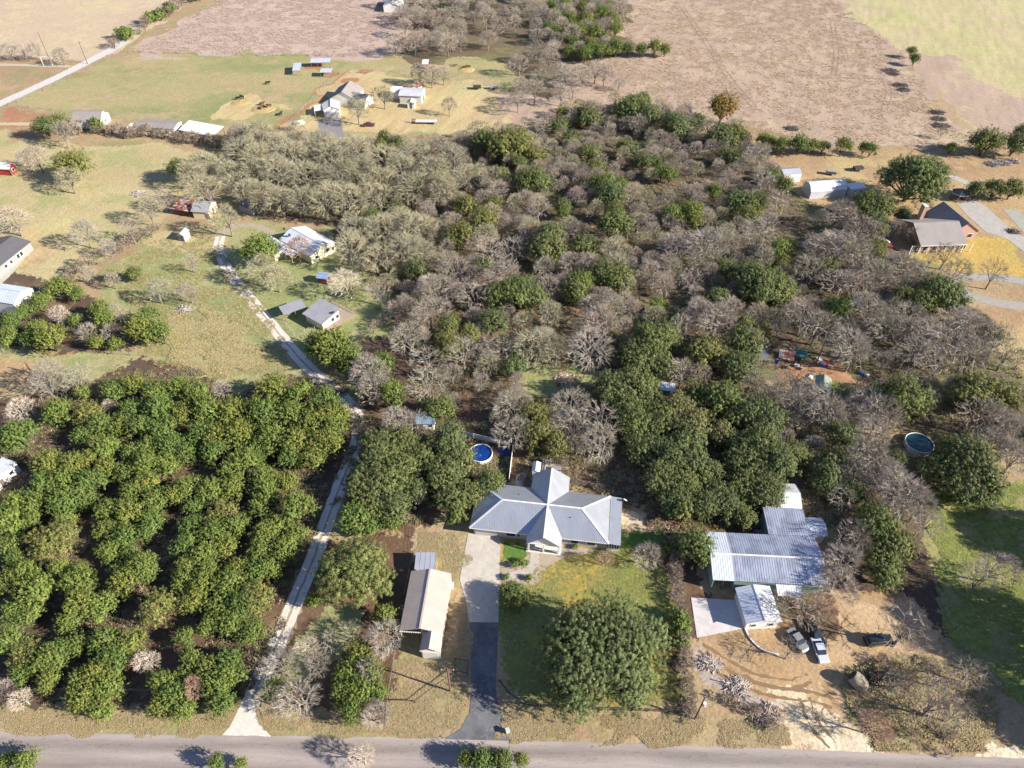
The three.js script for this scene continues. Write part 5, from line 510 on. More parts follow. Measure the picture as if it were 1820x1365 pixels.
{ const f = {x:106.44,z:-220.31,w:12.97,d:6.02,a:0.1470}, g = thing('gambrel_shed', 'long white metal shed with folded gambrel roof', 'shed', f.x, f.z, f.a), w = f.w / 2, d = f.d / 2, p = V; const pr = [[d, 0], [d, 2.6], [d * .55, 4.1], [0, 4.6], [-d * .55, 4.1], [-d, 2.6], [-d, 0]]; const L = pr.map(([z, y]) => p(-w + .1, y * .985, z * .975)), R = pr.map(([z, y]) => p(w - .1, y * .985, z * .975)); const mb = new MB(); mb.poly(L).poly([...R].reverse()).quad(L[0], R[0], R[1], L[1]).quad(R[6], L[6], L[5], R[5]); mesh('wall', mb, metal(.62, .64, .68, .5, .15), g);
  for (let i = 1; i < 5; i++) { const [z1, y1] = pr[i], [z2, y2] = pr[i + 1]; sheet('roof_slope', [p(-w, y1 + .03, z1), p(w, y1 + .03, z1), p(w, y2 + .03, z2), p(-w, y2 + .03, z2)], mWhiteMetal, g, .7); } }
{ const f = {x:116.86,z:-220.55,w:5.68,d:3.88,a:0.2037}, g = mono({ name: 'travel_trailer', label: 'old cream travel trailer parked behind the gambrel shed', cat: 'trailer', f, h: 2.7, rise: .05, over: .06, wall: wPale, roof: mWhiteMetal, seam: .9, open: [win('f', -1.2, 1.4, .8, .5), win('f', 1.2, 1.4, .8, .5)] }); for (const z of [-1, 1]) mesh('wheel', new THREE.CylinderGeometry(.34, .34, .2, 14).rotateX(Math.PI / 2).translate(.3, .34, z * f.d * .42), wDark, g); }
{ // brick house: east wing with its gable to the front, long front wing, chimney
  const f = {x:138.71,z:-196.79,w:10.84,d:13.2,a:0.1785}, g = gable({ name: 'brick_house', label: 'brick house with dark roof, tall chimney and white-trimmed gable', cat: 'house', f, eave: 3, ridge: 6.6, dir: 'z', wall: wBrick, roof: mShingle, roof2: mShingle, seam: 0, over: .4, open: [win('f', 2.6, 1, 1.6, 1.3)] });
  const f2 = {x:130.16,z:-186.77,w:14.5,d:6.45,a:0.0635}, h = gable({ name: 'brick_wing', label: 'front wing of the brick house with wide taupe shingle roof', cat: 'house', f: { ...f2, d: 15.5, z: f2.z - (15.5 - f2.d) / 2 }, eave: 3, ridge: 6.4, wall: wBrick, roof: mShingle, roof2: mShingle, seam: 0, over: .9, open: [-8, -5, -2, 1, 4, 7].map((u) => win('f', u, .9, 1.3, 1.5)) });
  for (let i = 0; i < 8; i++) mesh('porch_post', new MB().box(-9.6 + i * 2.7, 1.45, 7.3, .2, 2.9, .2), trim, h); mesh('fascia', new MB().box(0, 2.95, 7.76, f2.w, .2, .06), trim, h);
  const c = thing('chimney_stack', 'tall brick chimney rising from the dark roof', 'chimney', 128.41,-197.35); mesh('shaft', new MB().box(0, 4.3, 0, 1.1, 8.6, 1.8, .1), wBrick, c); mesh('cap', new MB().box(0, 8.68, 0, 1.3, .16, 2, .1), wPale, c); }
{ const g = thing('gazebo', 'dark hexagonal gazebo behind the brick house', 'gazebo', 150.73,-216.33); const n = 6, R = 2.9, c = V(0, 4.1, 0); for (let i = 0; i < n; i++) { const a = i / n * 6.283, b = (i + 1) / n * 6.283, A = V(Math.cos(a) * R, 2.6, Math.sin(a) * R), B = V(Math.cos(b) * R, 2.6, Math.sin(b) * R); sheet('roof_slope', [A, B, c], mShingleDark, g, 0); mesh('post', new MB().box(A.x * .9, 1.3, A.z * .9, .14, 2.6, .14), wWood, g); mesh('eave_board', new MB().bar(A.clone().add(V(0, -.1, 0)), B.clone().add(V(0, -.1, 0)), .06, .16), wPale, g); } mesh('floor', new THREE.CylinderGeometry(R * .95, R * .95, .2, 6).translate(0, .1, 0), wWood, g); }
// sheds in the wood
mono({ name: 'blue_canopy', label: 'dark blue tarpaulin canopy among the trees', cat: 'canopy', f: {x:63.45,z:-135.88,w:2.65,d:5.86,a:0.2418}, h: 2, rise: .2, wall: wDark, roof: M(.06, .09, .17, .6), posts: 3, seam: 0 });
mono({ name: 'patched_shed', label: 'shed with white roof and one rust-red patch', f: {x:69.51,z:-134.3,w:3.76,d:3.16,a:-0.3440}, h: 2.3, rise: .4, wall: wGrey, roof: metal(.66, .68, .72, .5, .1, rustTex), posts: 3, seam: .5 });
mono({ name: 'green_canopy', label: 'small green-roofed lean-to beside the patched shed', cat: 'canopy', f: {x:73.51,z:-135.14,w:2.8,d:2.35,a:-0.3495}, h: 2.1, rise: .5, wall: wDark, roof: mGreenRoof, posts: 2 });
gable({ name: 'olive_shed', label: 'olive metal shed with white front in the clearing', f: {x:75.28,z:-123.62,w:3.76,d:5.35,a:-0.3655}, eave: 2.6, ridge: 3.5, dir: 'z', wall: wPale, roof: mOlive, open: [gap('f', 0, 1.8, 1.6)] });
mono({ name: 'blue_roof_shed', label: 'white shed with a blue metal roof above the pool fence', f: {x:-19.9,z:-112.14,w:4.45,d:2.84,a:-0.0197}, h: 2.3, rise: .45, wall: wWhite, roof: mBlueRoof, open: [dor('f', -1), win('f', 1.2, 1.1, .8, .8)] });
gable({ name: 'patio_shed', label: 'small white shed at the ranch house patio', f: {x:5.29,z:-98.05,w:1.76,d:2.77,a:-0.1316}, eave: 2.3, ridge: 2.7, dir: 'z', over: .08, wall: wWhite, roof: mWhiteMetal });
{ const g = thing('pergola', 'dark brown timber pergola on the patio', 'pergola', 9.87,-98.73, -.1); for (const x of [-1.8, 1.8]) for (const z of [-1.7, 1.7]) mesh('post', new MB().box(x, 1.2, z, .16, 2.4, .16), wWood, g); for (const z of [-1.7, 1.7]) mesh('beam', new MB().box(0, 2.45, z, 4.2, .18, .12), wWood, g); for (let i = 0; i < 9; i++) mesh('slat', new MB().box(-1.9 + i * .475, 2.58, 0, .08, .14, 4), wWood, g); mesh('hot_tub', new MB().box(0, .45, .2, 2, .8, 2), M(.25, .27, .3, .5), g); }
mono({ name: 'roof_sheet_shed', label: 'low white-roofed shed half hidden behind the oaks', f: {x:37.62,z:-123.17,w:3.75,d:2.76,a:-0.2074}, h: 2.1, rise: .2, wall: wGrey, roof: metal(.62, .64, .68, .5, .15) });

// ---------------------------------------------------------------- pools
function pool(name, label, x, z, R, water) { const g = thing(name, label, 'pool', x, z); mesh('side', new THREE.CylinderGeometry(R, R, 1.2, 48, 1, true).translate(0, .6, 0), M(.55, .55, .55, .5), g); const r = mesh('rim', new THREE.TorusGeometry(R, .08, 8, 56).rotateX(Math.PI / 2).translate(0, 1.22, 0), trim, g); const pl = new THREE.CircleGeometry(R - .04, 48).rotateX(-Math.PI / 2).translate(0, 1.02, 0); mesh('water', pl, water, g);
  for (let i = 0; i < 12; i++) { const a = i / 12 * 6.283; mesh('upright', new MB().box(Math.cos(a) * (R + .06), .6, Math.sin(a) * (R + .06), .1, 1.2, .1, -a), trim, g); } return g; }
pool('round_pool', 'round blue above-ground pool inside the white fence', -6.95,-103.03, 2.55, M(.004, .035, .19, .12));
pool('round_pool', 'round green above-ground pool half under a live oak', 91.9,-106.02, 3.0, M(.008, .045, .06, .12));
{ const g = thing('blue_tarp', 'dark blue tarpaulin heap beside the pool fence', 'tarp', -1.77,-104.62), r = RNG(3); const s = new THREE.SphereGeometry(1, 18, 10, 0, 6.283, 0, 1.57), p = s.attributes.position; for (let i = 0; i < p.count; i++) { const n = 1 + (vn(p.getX(i) * 3 + 4, p.getZ(i) * 3) - .5) * .5; p.setXYZ(i, p.getX(i) * 1.3 * n, p.getY(i) * .5 * n, p.getZ(i) * 1.7 * n); } s.computeVertexNormals(); mesh('cover', s, M(.01, .03, .16, .5), g); }
// ---------------------------------------------------------------- fences
function boardFence(name, label, pts, h, m) { const g = thing(name, label, 'fence', 0, 0); for (let i = 0; i < pts.length - 1; i++) { const a = V(pts[i][0], 0, pts[i][1]), b = V(pts[i + 1][0], 0, pts[i + 1][1]), L = a.distanceTo(b), n = Math.max(1, Math.round(L / 2.4)); for (let k = 0; k < n; k++) { const p = a.clone().lerp(b, k / n), q = a.clone().lerp(b, (k + 1) / n); mesh('panel', new MB().bar(p.clone().lerp(q, .03).setY(h / 2 + .05), q.clone().lerp(p, .03).setY(h / 2 + .05), .06, h - .1), m, g); mesh('post', new MB().box(p.x, h / 2, p.z, .13, h + .1, .13), m, g); } } return g; }
boardFence('white_fence', 'white panel fence behind the round blue pool', [[-13.47,-109.64],[-8.76,-108.26],[-3.58,-106.73],[-0.38,-105.88]], 1.8, wWhite);
boardFence('white_fence', 'white panel fence between the pool and the patio lawn', [[0.25,-104.88],[-0.25,-99.99],[-0.61,-95.62]], 1.8, wWhite);
function wireFence(label, pts, o = {}) { const { h = 1.25, gap = 4, rails = 0, m = M(.13, .10, .08, .9), w = .1 } = o, g = thing(o.name || 'wire_fence', label, 'fence', 0, 0); const wires = new MB();
  for (let i = 0; i < pts.length - 1; i++) { const a = V(pts[i][0], 0, pts[i][1]), b = V(pts[i + 1][0], 0, pts[i + 1][1]), n = Math.max(1, Math.round(a.distanceTo(b) / gap)); for (let k = 0; k <= (i === pts.length - 2 ? n : n - 1); k++) { const p = a.clone().lerp(b, k / n); mesh('post', new MB().box(p.x, h / 2, p.z, w, h, w), m, g); }
    if (rails) for (let r = 0; r < rails; r++) { const y = h * (r + 1) / rails - .08; mesh('rail', new MB().bar(a.clone().setY(y), b.clone().setY(y), .09, .09), m, g); } else for (const y of [.4, .75, 1.1]) wires.bar(a.clone().setY(y), b.clone().setY(y), .02, .02); }
  if (!rails) mesh('wire', wires, M(.35, .33, .32, .6), g); return g; }
wireFence('wire fence between the green pasture and tussock field', [[-183.26,-353.98],[-136.39,-351.75],[-85.04,-348.8],[-39.68,-346.62],[5.26,-343.74]], { gap: 6 });
wireFence('wire fence along the red soil yard', [[-209.27,-292.26],[-194.85,-289.45],[-179.46,-286.14],[-162.03,-282.88]], { gap: 5 });
wireFence('wire fence on the red dirt strip beside the farmhouse', [[-89.7,-266.34],[-85.13,-295.1],[-78.69,-327.85]], { gap: 4 });
wireFence('wire fence across the paddock behind the farmhouse', [[-78.18,-327.85],[-53.63,-330.54],[-47.94,-325.2],[-37.18,-317.43],[-12.3,-314.27],[6.13,-313.02]], { gap: 5 });
wireFence('wire fence below the thicket', [[-133.26,-139.3],[-121.44,-139.08],[-107.71,-137.75],[-93.84,-136.45]], { gap: 4 });
wireFence('wire fence along the white caliche road', [[-207.53,-296.25],[-197.28,-320.64],[-187.35,-355.48]], { gap: 6 });
wireFence('wire fence between pink field and pale green field', [[179.34,-436.54],[183.85,-394.57],[185.12,-353.23]], { gap: 8 });
wireFence('wire fence beside the tan barn', [[-19.65,-85.15],[-19.5,-77.81],[-20.39,-68.63]], { gap: 3 });
wireFence('wire fence between brush and the tan barn yard', [[-20.69,-57.64],[-20.82,-54.6],[-21,-49.74],[-20.79,-45.16]], { gap: 3 });
wireFence('wire fence below the juniper grove at the road', [[-87.43,-50.88],[-75.9,-50.88],[-66.74,-50.79],[-60.94,-50.69],[-52.73,-50.5]], { gap: 4 });
wireFence('white-wired dog run beside the cabin', [[-63.67,-152.85],[-62.4,-151.39],[-57.92,-144.97],[-52.85,-147.31]], { gap: 2.5, m: M(.5, .5, .5, .5), w: .06 });
wireFence('meadow fence between grass and straw lawn', [[-112.2,-199.93],[-118.02,-186.92],[-122.68,-177.26],[-124.28,-169.3]], { gap: 4 });
wireFence('wire fence from the dirt yard up to the metal building', [[81.09,-75.91],[80.23,-66.32],[80.94,-57.64],[83.5,-50.69]], { gap: 4 });
wireFence('dark pipe rail fence along the front of the oak lawn', [[-2.13,-52.43],[-0.77,-50.5],[2.27,-48.16],[8.49,-47.88],[15.07,-47.6],[22.59,-47.42],[29.84,-46.96]], { name: 'pipe_fence', gap: 3, rails: 2, m: M(.05, .035, .03, .7), h: 1.1 });
wireFence('dark pipe rail fence crossing the barn yard', [[-21.09,-48.99],[-16.33,-48.9],[-13.11,-51.46],[-9.69,-54]], { name: 'pipe_fence', gap: 4, rails: 1, m: M(.04, .03, .028, .7), h: 1 });
wireFence('square dark pipe pen beside the asphalt driveway', [[-10.01,-56.21],[-7.71,-55.8],[-7.71,-53.6],[-9.88,-54],[-10.01,-56.21]], { name: 'pipe_pen', gap: 2.4, rails: 1, m: M(.04, .03, .028, .7), h: .9 });
// ---------------------------------------------------------------- poles
function utilityPole(label, x, z, h, arm, o = {}) { const g = thing('utility_pole', label, 'utility pole', x, z, o.a || 0); mesh('shaft', new MB().tube(V(0, -.1, 0), V(0, h, 0), .17, .11, 8), M(.16, .085, .06, .95), g); if (arm) { mesh('crossarm', new MB().box(0, h - .6, 0, 2.3, .14, .12), M(.18, .12, .09, .95), g); for (const x of [-1, 0, 1]) mesh('insulator', new THREE.CylinderGeometry(.06, .08, .2, 8).translate(x, h - .43, 0), M(.5, .5, .5, .4), g); } if (o.can) mesh('transformer', new THREE.CylinderGeometry(.28, .28, .9, 12).translate(.35, h * .72, .1), M(.62, .63, .64, .5), g); return g; }
utilityPole('brown utility pole in the barn yard beside the asphalt driveway', -10.5,-50.79, 8.9, true);
utilityPole('utility pole with grey transformer beside the hedge at the road', 30.35,-46.15, 9, false, { can: true });
utilityPole('utility pole standing beside the white caliche road', -196.67,-339.91, 10, true, { a: .6 });
utilityPole('utility pole behind the bare hedgerow in the straw field', -218.99,-348.8, 11, false);
utilityPole('thin pole between the pool fence and ranch house roof', -9.44,-89.39, 8, false);
utilityPole('short leaning post on the tan grass below the thicket', -120.44,-130.1, 4, false);
utilityPole('grey pole standing in the clearing by the patched shed', 77.55,-133.87, 8, false);
// ---------------------------------------------------------------- vehicles
const tyre = M(.025, .025, .025, .9), rimM = M(.45, .45, .47, .3, { metalness: .6 });
function car(name, label, cat, x, z, a, paint, o = {}) { const g = thing(name, label, cat, x, z, a), { L = 4.6, W = 1.8, Hh = 1.45, suv = false, pickup = false } = o, m = new THREE.MeshPhysicalMaterial({ color: new THREE.Color().setRGB(...paint), roughness: .35, metalness: .25, clearcoat: .7, clearcoatRoughness: .15 });
  const h = L / 2, b = suv ? .95 : .82, S = new THREE.Shape(); S.moveTo(-h, .35); S.lineTo(h, .35); S.quadraticCurveTo(h + .04, .6, h - .05, b - .15); S.lineTo(h - .25, b - .04); S.lineTo(.25 * L, b); S.lineTo(-h + .2, b + .03); S.quadraticCurveTo(-h - .04, b - .2, -h, .35);
  const eg = (s, w, bev) => { const e = new THREE.ExtrudeGeometry(s, { depth: w - 2 * bev, bevelEnabled: true, bevelSize: bev, bevelThickness: bev, bevelSegments: 3, curveSegments: 6 }); e.translate(0, 0, -(w - 2 * bev) / 2); return e; }; mesh('body', eg(S, W, .09), m, g);
  const c0 = pickup ? -.06 * L : suv ? -h + .15 : -.36 * L, C = new THREE.Shape(); C.moveTo(c0, b); C.lineTo(.24 * L, b); C.lineTo(.1 * L, Hh - .05); C.lineTo(pickup ? c0 + .1 : suv ? c0 + .25 : c0 + .17 * L, Hh - .05); C.lineTo(c0, b); mesh('glasshouse', eg(C, W * .86, .06), glass, g);
  const R = new THREE.Shape(), r0 = pickup ? c0 + .08 : suv ? c0 + .2 : c0 + .16 * L, r1 = .09 * L; R.moveTo(r0, Hh - .07); R.lineTo(r1, Hh - .07); R.lineTo(r1 - .08, Hh); R.lineTo(r0 + .08, Hh); mesh('roof', eg(R, W * .82, .05), m, g);
  if (pickup) mesh('bed', new MB().box((-h + c0) / 2, b + .04, 0, c0 + h - .3, .04, W - .35), wDark, g);
  for (const sx of [-.31, .31]) for (const s of [-1, 1]) { const w = mesh('wheel', new THREE.CylinderGeometry(.34, .34, .22, 18).rotateX(Math.PI / 2).translate(sx * L, .34, s * (W / 2 - .08)), tyre, g); mesh('rim', new THREE.CylinderGeometry(.2, .2, .04, 12).rotateX(Math.PI / 2).translate(sx * L, .34, s * (W / 2 + .04)), rimM, w); }
  for (const s of [-1, 1]) { mesh('headlight', new MB().box(h - .02, .68, s * W * .36, .1, .14, .34), M(.7, .7, .7, .2), g); mesh('taillight', new MB().box(-h + .02, .72, s * W * .38, .1, .14, .26), M(.3, .02, .02, .3), g); mesh('mirror', new MB().box(.19 * L, b + .1, s * (W / 2 + .08), .16, .12, .2), m, g); } return g; }
car('silver_sedan', 'silver sedan parked nose to the yard in the dirt', 'car', 54.53,-57.85, -1.5, [.62, .63, .66]);
car('grey_sedan', 'dusty grey sedan half under bare branches', 'car', 51.17,-59.74, -1.15, [.30, .30, .31]);
car('dark_pickup', 'dark pickup parked under the bare tree behind the silver sedan', 'pickup', 54.69,-61.01, -1.35, [.03, .03, .035], { pickup: true, L: 5.2, Hh: 1.7 });
car('black_suv', 'black SUV parked alone beside the bare tree', 'car', 65.69,-59.63, .08, [.02, .024, .03], { suv: true, L: 4.8, Hh: 1.75, W: 1.9 });
car('maroon_car', 'maroon car parked in front of the white farmhouse', 'car', -56.6,-273.4, .05, [.16, .02, .03]);
car('red_tractor_car', 'red car beside a white boat at the brick house trees', 'car', 115.48,-187.55, -.3, [.40, .02, .03], { L: 3.2, Hh: 1.5 });
{ const g = thing('small_boat', 'white boat hull parked beside the red car', 'boat', 114.98,-190.39, -.9); const S = new THREE.Shape(); S.moveTo(-2.2, -.8); S.lineTo(1, -.8); S.quadraticCurveTo(2.4, -.5, 2.8, 0); S.quadraticCurveTo(2.4, .5, 1, .8); S.lineTo(-2.2, .8); const e = new THREE.ExtrudeGeometry(S, { depth: .7, bevelEnabled: true, bevelSize: .1, bevelThickness: .1, bevelSegments: 2 }).rotateX(-Math.PI / 2).translate(0, .35, 0); mesh('hull', e, trim, g); mesh('keel', new MB().box(0, .15, 0, 3, .3, .3), wGrey, g); }
{ const g = thing('flatbed_trailer', 'long flatbed trailer parked on the straw paddock', 'trailer', -34.09,-275.99, -.02); mesh('bed', new MB().box(0, .95, 0, 8.6, .16, 2.4), M(.55, .53, .52, .7), g); mesh('frame', new MB().box(0, .75, -.8, 8.6, .22, .14).box(0, .75, .8, 8.6, .22, .14), wDark, g); mesh('gooseneck', new MB().box(-4.9, 1.5, 0, 1.6, .3, .5).box(-5.4, 1.1, 0, .25, 1.8, .25), M(.2, .14, .1, .8), g); for (const x of [1.8, 2.8]) for (const s of [-1, 1]) mesh('wheel', new THREE.CylinderGeometry(.4, .4, .25, 14).rotateX(Math.PI / 2).translate(x, .4, s * 1), tyre, g); }
function cart(label, x, z, a, col) { const g = thing('farm_trailer', label, 'trailer', x, z, a); mesh('box', new MB().box(0, 1.05, 0, 3.4, .9, 1.8), col, g); mesh('tongue', new MB().box(2.4, .6, 0, 1.6, .12, .12), wDark, g); for (const s of [-1, 1]) mesh('wheel', new THREE.CylinderGeometry(.38, .38, .22, 14).rotateX(Math.PI / 2).translate(-.2, .38, s * .95), tyre, g); }
cart('dark farm trailer at the end of the paddock fence', -15.13,-310.54, 0, wDark); cart('grey farm trailer beside the dark one at the paddock fence', -7.81,-310.54, .1, wGrey); cart('small dark trailer in the shade behind the gambrel shed', 123.95,-236.62, .2, wDark); cart('grey utility trailer in the shade of the big oak', 113.31,-233.69, -.3, wGrey);
// ---------------------------------------------------------------- cattle and hay
{ const N = 40, mc = new MarchingCubes(N, new THREE.MeshStandardMaterial(), false, false, 40000), B = [[-.62, 1.0, 0, .34, .55, 1.02, 0, .38], [.55, 1.02, 0, .38, .95, 1.25, 0, .2], [.95, 1.25, 0, .2, 1.25, 1.2, 0, .15], [1.2, 1.22, 0, .15, 1.5, 1.05, 0, .1], ...[-.7, .55].flatMap((x) => [-.2, .2].map((z) => [x, .8, z, .16, x, .06, z, .075])), [-.92, 1.1, 0, .06, -1.02, .5, 0, .04], [1.2, 1.32, .1, .05, 1.2, 1.34, .26, .03], [1.2, 1.32, -.1, .05, 1.2, 1.34, -.26, .03]];
  const S = 1.75; for (let k = 0; k < N; k++) for (let j = 0; j < N; j++) for (let i = 0; i < N; i++) { const p = V(i / N * 2 - 1, j / N * 2 - 1, k / N * 2 - 1).multiplyScalar(S); p.x += .25; p.y += .8; let acc = 0; for (const b of B) { const a = V(b[0], b[1], b[2]), c = V(b[4], b[5], b[6]), ab = c.clone().sub(a), t = sat(p.clone().sub(a).dot(ab) / ab.lengthSq()); acc += Math.exp(-16 * (p.distanceTo(a.addScaledVector(ab, t)) - mix(b[3], b[7], t))); } mc.field[k * N * N + j * N + i] = Math.log(acc) / 16; }
  mc.isolation = 0; mc.update(); const n = mc.count, g = new THREE.BufferGeometry(), P = new Float32Array(n * 3); for (let i = 0; i < n; i++) { P[3 * i] = mc.positionArray[3 * i] * S + .25; P[3 * i + 1] = mc.positionArray[3 * i + 1] * S + .8; P[3 * i + 2] = mc.positionArray[3 * i + 2] * S; } g.setAttribute('position', new THREE.BufferAttribute(P, 3)); g.computeVertexNormals();
  const cow = (px, z, a, c, lab, grp) => { const o = mesh('cow', g, c); o.position.set(px, 0, z); o.rotation.y = a; tag(o, lab, 'cow', grp); }; const blk = M(.018, .016, .015, .8), brn = M(.09, .045, .025, .8);
  cow(-107.12,-315.53, .2, blk, 'black cow standing alone in the green pasture'); cow(-93.92,-283.42, 1.2, blk, 'black cow walking beside the red dirt fence'); for (const [x, z, a] of [[-115.42,-299.15, .3], [-114.07,-300.32, 2.6]]) cow(x, z, a, blk, 'black cow feeding at the first hay ring', 'cows at the first hay ring'); for (const [x, z, a] of [[-103.99,-293.39, .4], [-101.74,-290.01, 2.8], [-103.08,-288.9, 1.5], [-100.52,-291.69, 3.4]]) cow(x, z, a, brn, 'dark brown cow feeding at the second hay ring', 'cows at the second hay ring'); for (const [x, z, a] of [[-21.61,-333.94, .2], [-19.84,-334.63, 3]]) cow(x, z, a, brn, 'brown cow at the hay in the back paddock', 'cows in the back paddock'); }
const hay = M(.40, .29, .12, 1);
function bale(label, x, z, a, grp) { const g = thing('hay_bale', label, 'hay bale', x, z, a, grp), c = new THREE.CylinderGeometry(.75, .75, 1.4, 22, 4).rotateX(Math.PI / 2), p = c.attributes.position; for (let i = 0; i < p.count; i++) { const k = 1 + (vn(p.getX(i) * 9 + x, p.getY(i) * 9) - .5) * .08; p.setXYZ(i, p.getX(i) * k, p.getY(i) * k + .75, p.getZ(i)); } c.computeVertexNormals(); mesh('straw_roll', c, hay, g); for (const z0 of [-.4, 0, .4]) mesh('twine', new THREE.TorusGeometry(.765, .012, 4, 22).translate(0, .75, z0), M(.5, .45, .35, .8), g); }
for (let i = 0; i < 7; i++) { const q = [[-90.09,-270.85], [-88.93,-270.6], [-87.77,-270.34], [-86.6,-270.09], [-85.44,-269.84], [-89.34,-272.38], [-87.44,-271.87]][i]; bale('round hay bale in the row at the fence end', q[0], q[1], 1.5, 'round bales at the fence end'); }
function heap(name, label, cat, x, z, R, H, m, seed) { const s = new THREE.SphereGeometry(1, 26, 12, 0, 6.283, 0, 1.57), p = s.attributes.position; for (let i = 0; i < p.count; i++) { const a = p.getX(i), b = p.getZ(i), k = .75 + fbm(a * 1.8 + seed, b * 1.8, 3) * .5; p.setXYZ(i, a * R * k, Math.pow(p.getY(i), 1.4) * H * (.7 + vn(a * 5 + seed, b * 5) * .6), b * R * k * .8); } s.computeVertexNormals(); const o = mesh(name, s, m); o.position.set(x, -.02, z); return tag(o, label, cat); }
heap('hay_pile', 'spread hay around the first feeding ring', 'hay', -113.67,-296.25, 4.5, .5, hay, 1); heap('hay_pile', 'spread hay around the second feeding ring', 'hay', -102.53,-289.45, 5, .5, hay, 2); heap('hay_pile', 'spread hay in the back paddock', 'hay', -20.78,-332.57, 4, .5, hay, 3); heap('gravel_heap', 'pale gravel heap beside the round bales', 'gravel heap', -85.01,-275.99, 2.6, 1, M(.55, .49, .40, 1), 4);
// ---------------------------------------------------------------- brush piles, bins, odds and ends
function brushPile(label, x, z, R, n, seed, tone, grp) { const r = RNG(seed), g = thing('brush_pile', label, 'brush pile', x, z, 0, grp), mb = new MB(); for (let i = 0; i < n; i++) { const a = r() * 6.28, d = Math.sqrt(r()) * R, y = .15 + (1 - d / R) * r() * R * .3, t = V(r() - .5, (r() - .5) * .3, r() - .5).normalize(), L = .8 + r() * 1.8, c = V(Math.cos(a) * d, y, Math.sin(a) * d * .7); mb.tube(c.clone().addScaledVector(t, -L / 2), c.clone().addScaledVector(t, L / 2), .05 + r() * .07, .02, 4); } mesh('branch_heap', mb, tone, g); for (let i = 0; i < 4; i++) { const a = r() * 6.28; mesh('log', new MB().tube(V(Math.cos(a) * R * .4, .2, Math.sin(a) * R * .4), V(Math.cos(a) * R * .4 + 1.8, .35, Math.sin(a) * R * .4 + .5), .17, .14, 7), tone, g); } }
const brushM = M(.16, .135, .125, 1), brushPale = M(.38, .34, .31, 1);
for (const [x, z, R, i] of [[171.86,-331.21, 3.6, 1], [171.84,-327.19, 2.6, 2], [169.81,-314.27, 3.4, 3], [169.32,-309.32, 3, 4], [173.47,-286.14, 3.4, 5], [171.6,-279.67, 3.2, 6], [169.79,-273.4, 3.6, 7]]) brushPile('grey heap of cut branches on the pink field', x, z, R, 150, i * 11, brushM, 'branch heaps on the pink field');
for (const [x, z, R, i] of [[174.88,-241.32, 2.8, 1], [178.79,-242.19, 3, 2], [183.15,-243.5, 2.4, 3]]) brushPile('pale heap of cut branches beyond the big round oak', x, z, R, 150, i * 13, brushPale, 'pale branch heaps beyond the oak');
brushPile('grey heap of cut branches on the straw meadow', -127.46,-219.74, 2.4, 120, 77, brushPale); brushPile('pale twig heap at the edge of the tussock meadow', -90.71,-155.84, 2, 110, 78, brushPale); brushPile('dark fallen branches beside the field junipers', 110.02,-270.85, 3, 120, 79, brushM); brushPile('pale lumber and branch heap in the woodland clearing', 13.02,-128.05, 2.6, 140, 80, M(.55, .42, .33, 1)); brushPile('grey-pink heap of cut limbs beside the dirt yard', 34.77,-55.6, 1.8, 120, 81, M(.48, .41, .35, 1)); brushPile('long heap of cut limbs below the stone bank', 38.56,-51.46, 2.2, 140, 82, M(.48, .41, .35, 1)); brushPile('heap of cut limbs at the caliche entrance', 42.42,-46.96, 2.4, 150, 83, M(.36, .29, .24, 1)); brushPile('dark prunings beside the bin on the side drive', 159.03,-195.91, 1.8, 100, 84, brushM);
brushPile('dark tangled roots behind the tipped tank', 62.3,-53.11, 3.2, 200, 85, M(.05, .035, .03, 1));
{ const g = thing('trash_bin', 'grey-green wheeled trash bin at the end of the asphalt driveway', 'bin', -0.74,-44.1, .3); mesh('body', new MB().hexa([V(-.24, .08, .28), V(.24, .08, .28), V(.24, .08, -.28), V(-.24, .08, -.28)], [V(-.31, 1, .36), V(.31, 1, .36), V(.31, 1, -.36), V(-.31, 1, -.36)]), M(.32, .38, .37, .6), g); mesh('lid', new MB().hexa([V(-.34, 1.01, .4), V(.34, 1.01, .4), V(.34, 1.01, -.4), V(-.34, 1.01, -.4)], [V(-.3, 1.1, .34), V(.3, 1.1, .34), V(.3, 1.12, -.38), V(-.3, 1.12, -.38)]), M(.42, .48, .47, .5), g); for (const s of [-1, 1]) mesh('wheel', new THREE.CylinderGeometry(.13, .13, .06, 12).rotateZ(Math.PI / 2).translate(s * .27, .13, -.3), tyre, g); }
{ const g = thing('tipped_tank', 'tan tapered concrete tank lying tipped beside the dirt yard', 'tank', 59.33,-51.85, -2.3, null, 1.05); g.scale.setScalar(.78); const c = new THREE.LatheGeometry([[1.25, 2.1], [1.55, 1.6], [1.7, .4], [1.45, -1], [1.2, -1.5], [1.05, -1.5], [1.25, -.9], [1.5, .3], [1.2, 1.7]].map((q) => new THREE.Vector2(q[0], q[1])), 28).rotateX(1.15); mesh('shell', c, new THREE.MeshStandardMaterial({ color: new THREE.Color().setRGB(.5, .4, .28), map: gravelTex, roughness: .95, side: THREE.DoubleSide }), g); mesh('rim', new THREE.TorusGeometry(1.12, .08, 8, 28).rotateX(Math.PI / 2 + 1.15).translate(0, -.61, -1.37), M(.40, .31, .21, .95), g); }
{ const g = thing('raised_bed', 'brown timber raised bed on the side patio', 'planter', 28.63,-85.7, -.06); for (const [x, z, w, d] of [[0, 1.4, 1.6, .1], [0, -1.4, 1.6, .1], [.8, 0, .1, 2.9], [-.8, 0, .1, 2.9]]) mesh('board', new MB().box(x, .25, z, w, .5, d), wWood, g); mesh('soil', new MB().box(0, .2, 0, 1.5, .4, 2.7), M(.10, .06, .04, 1), g); }
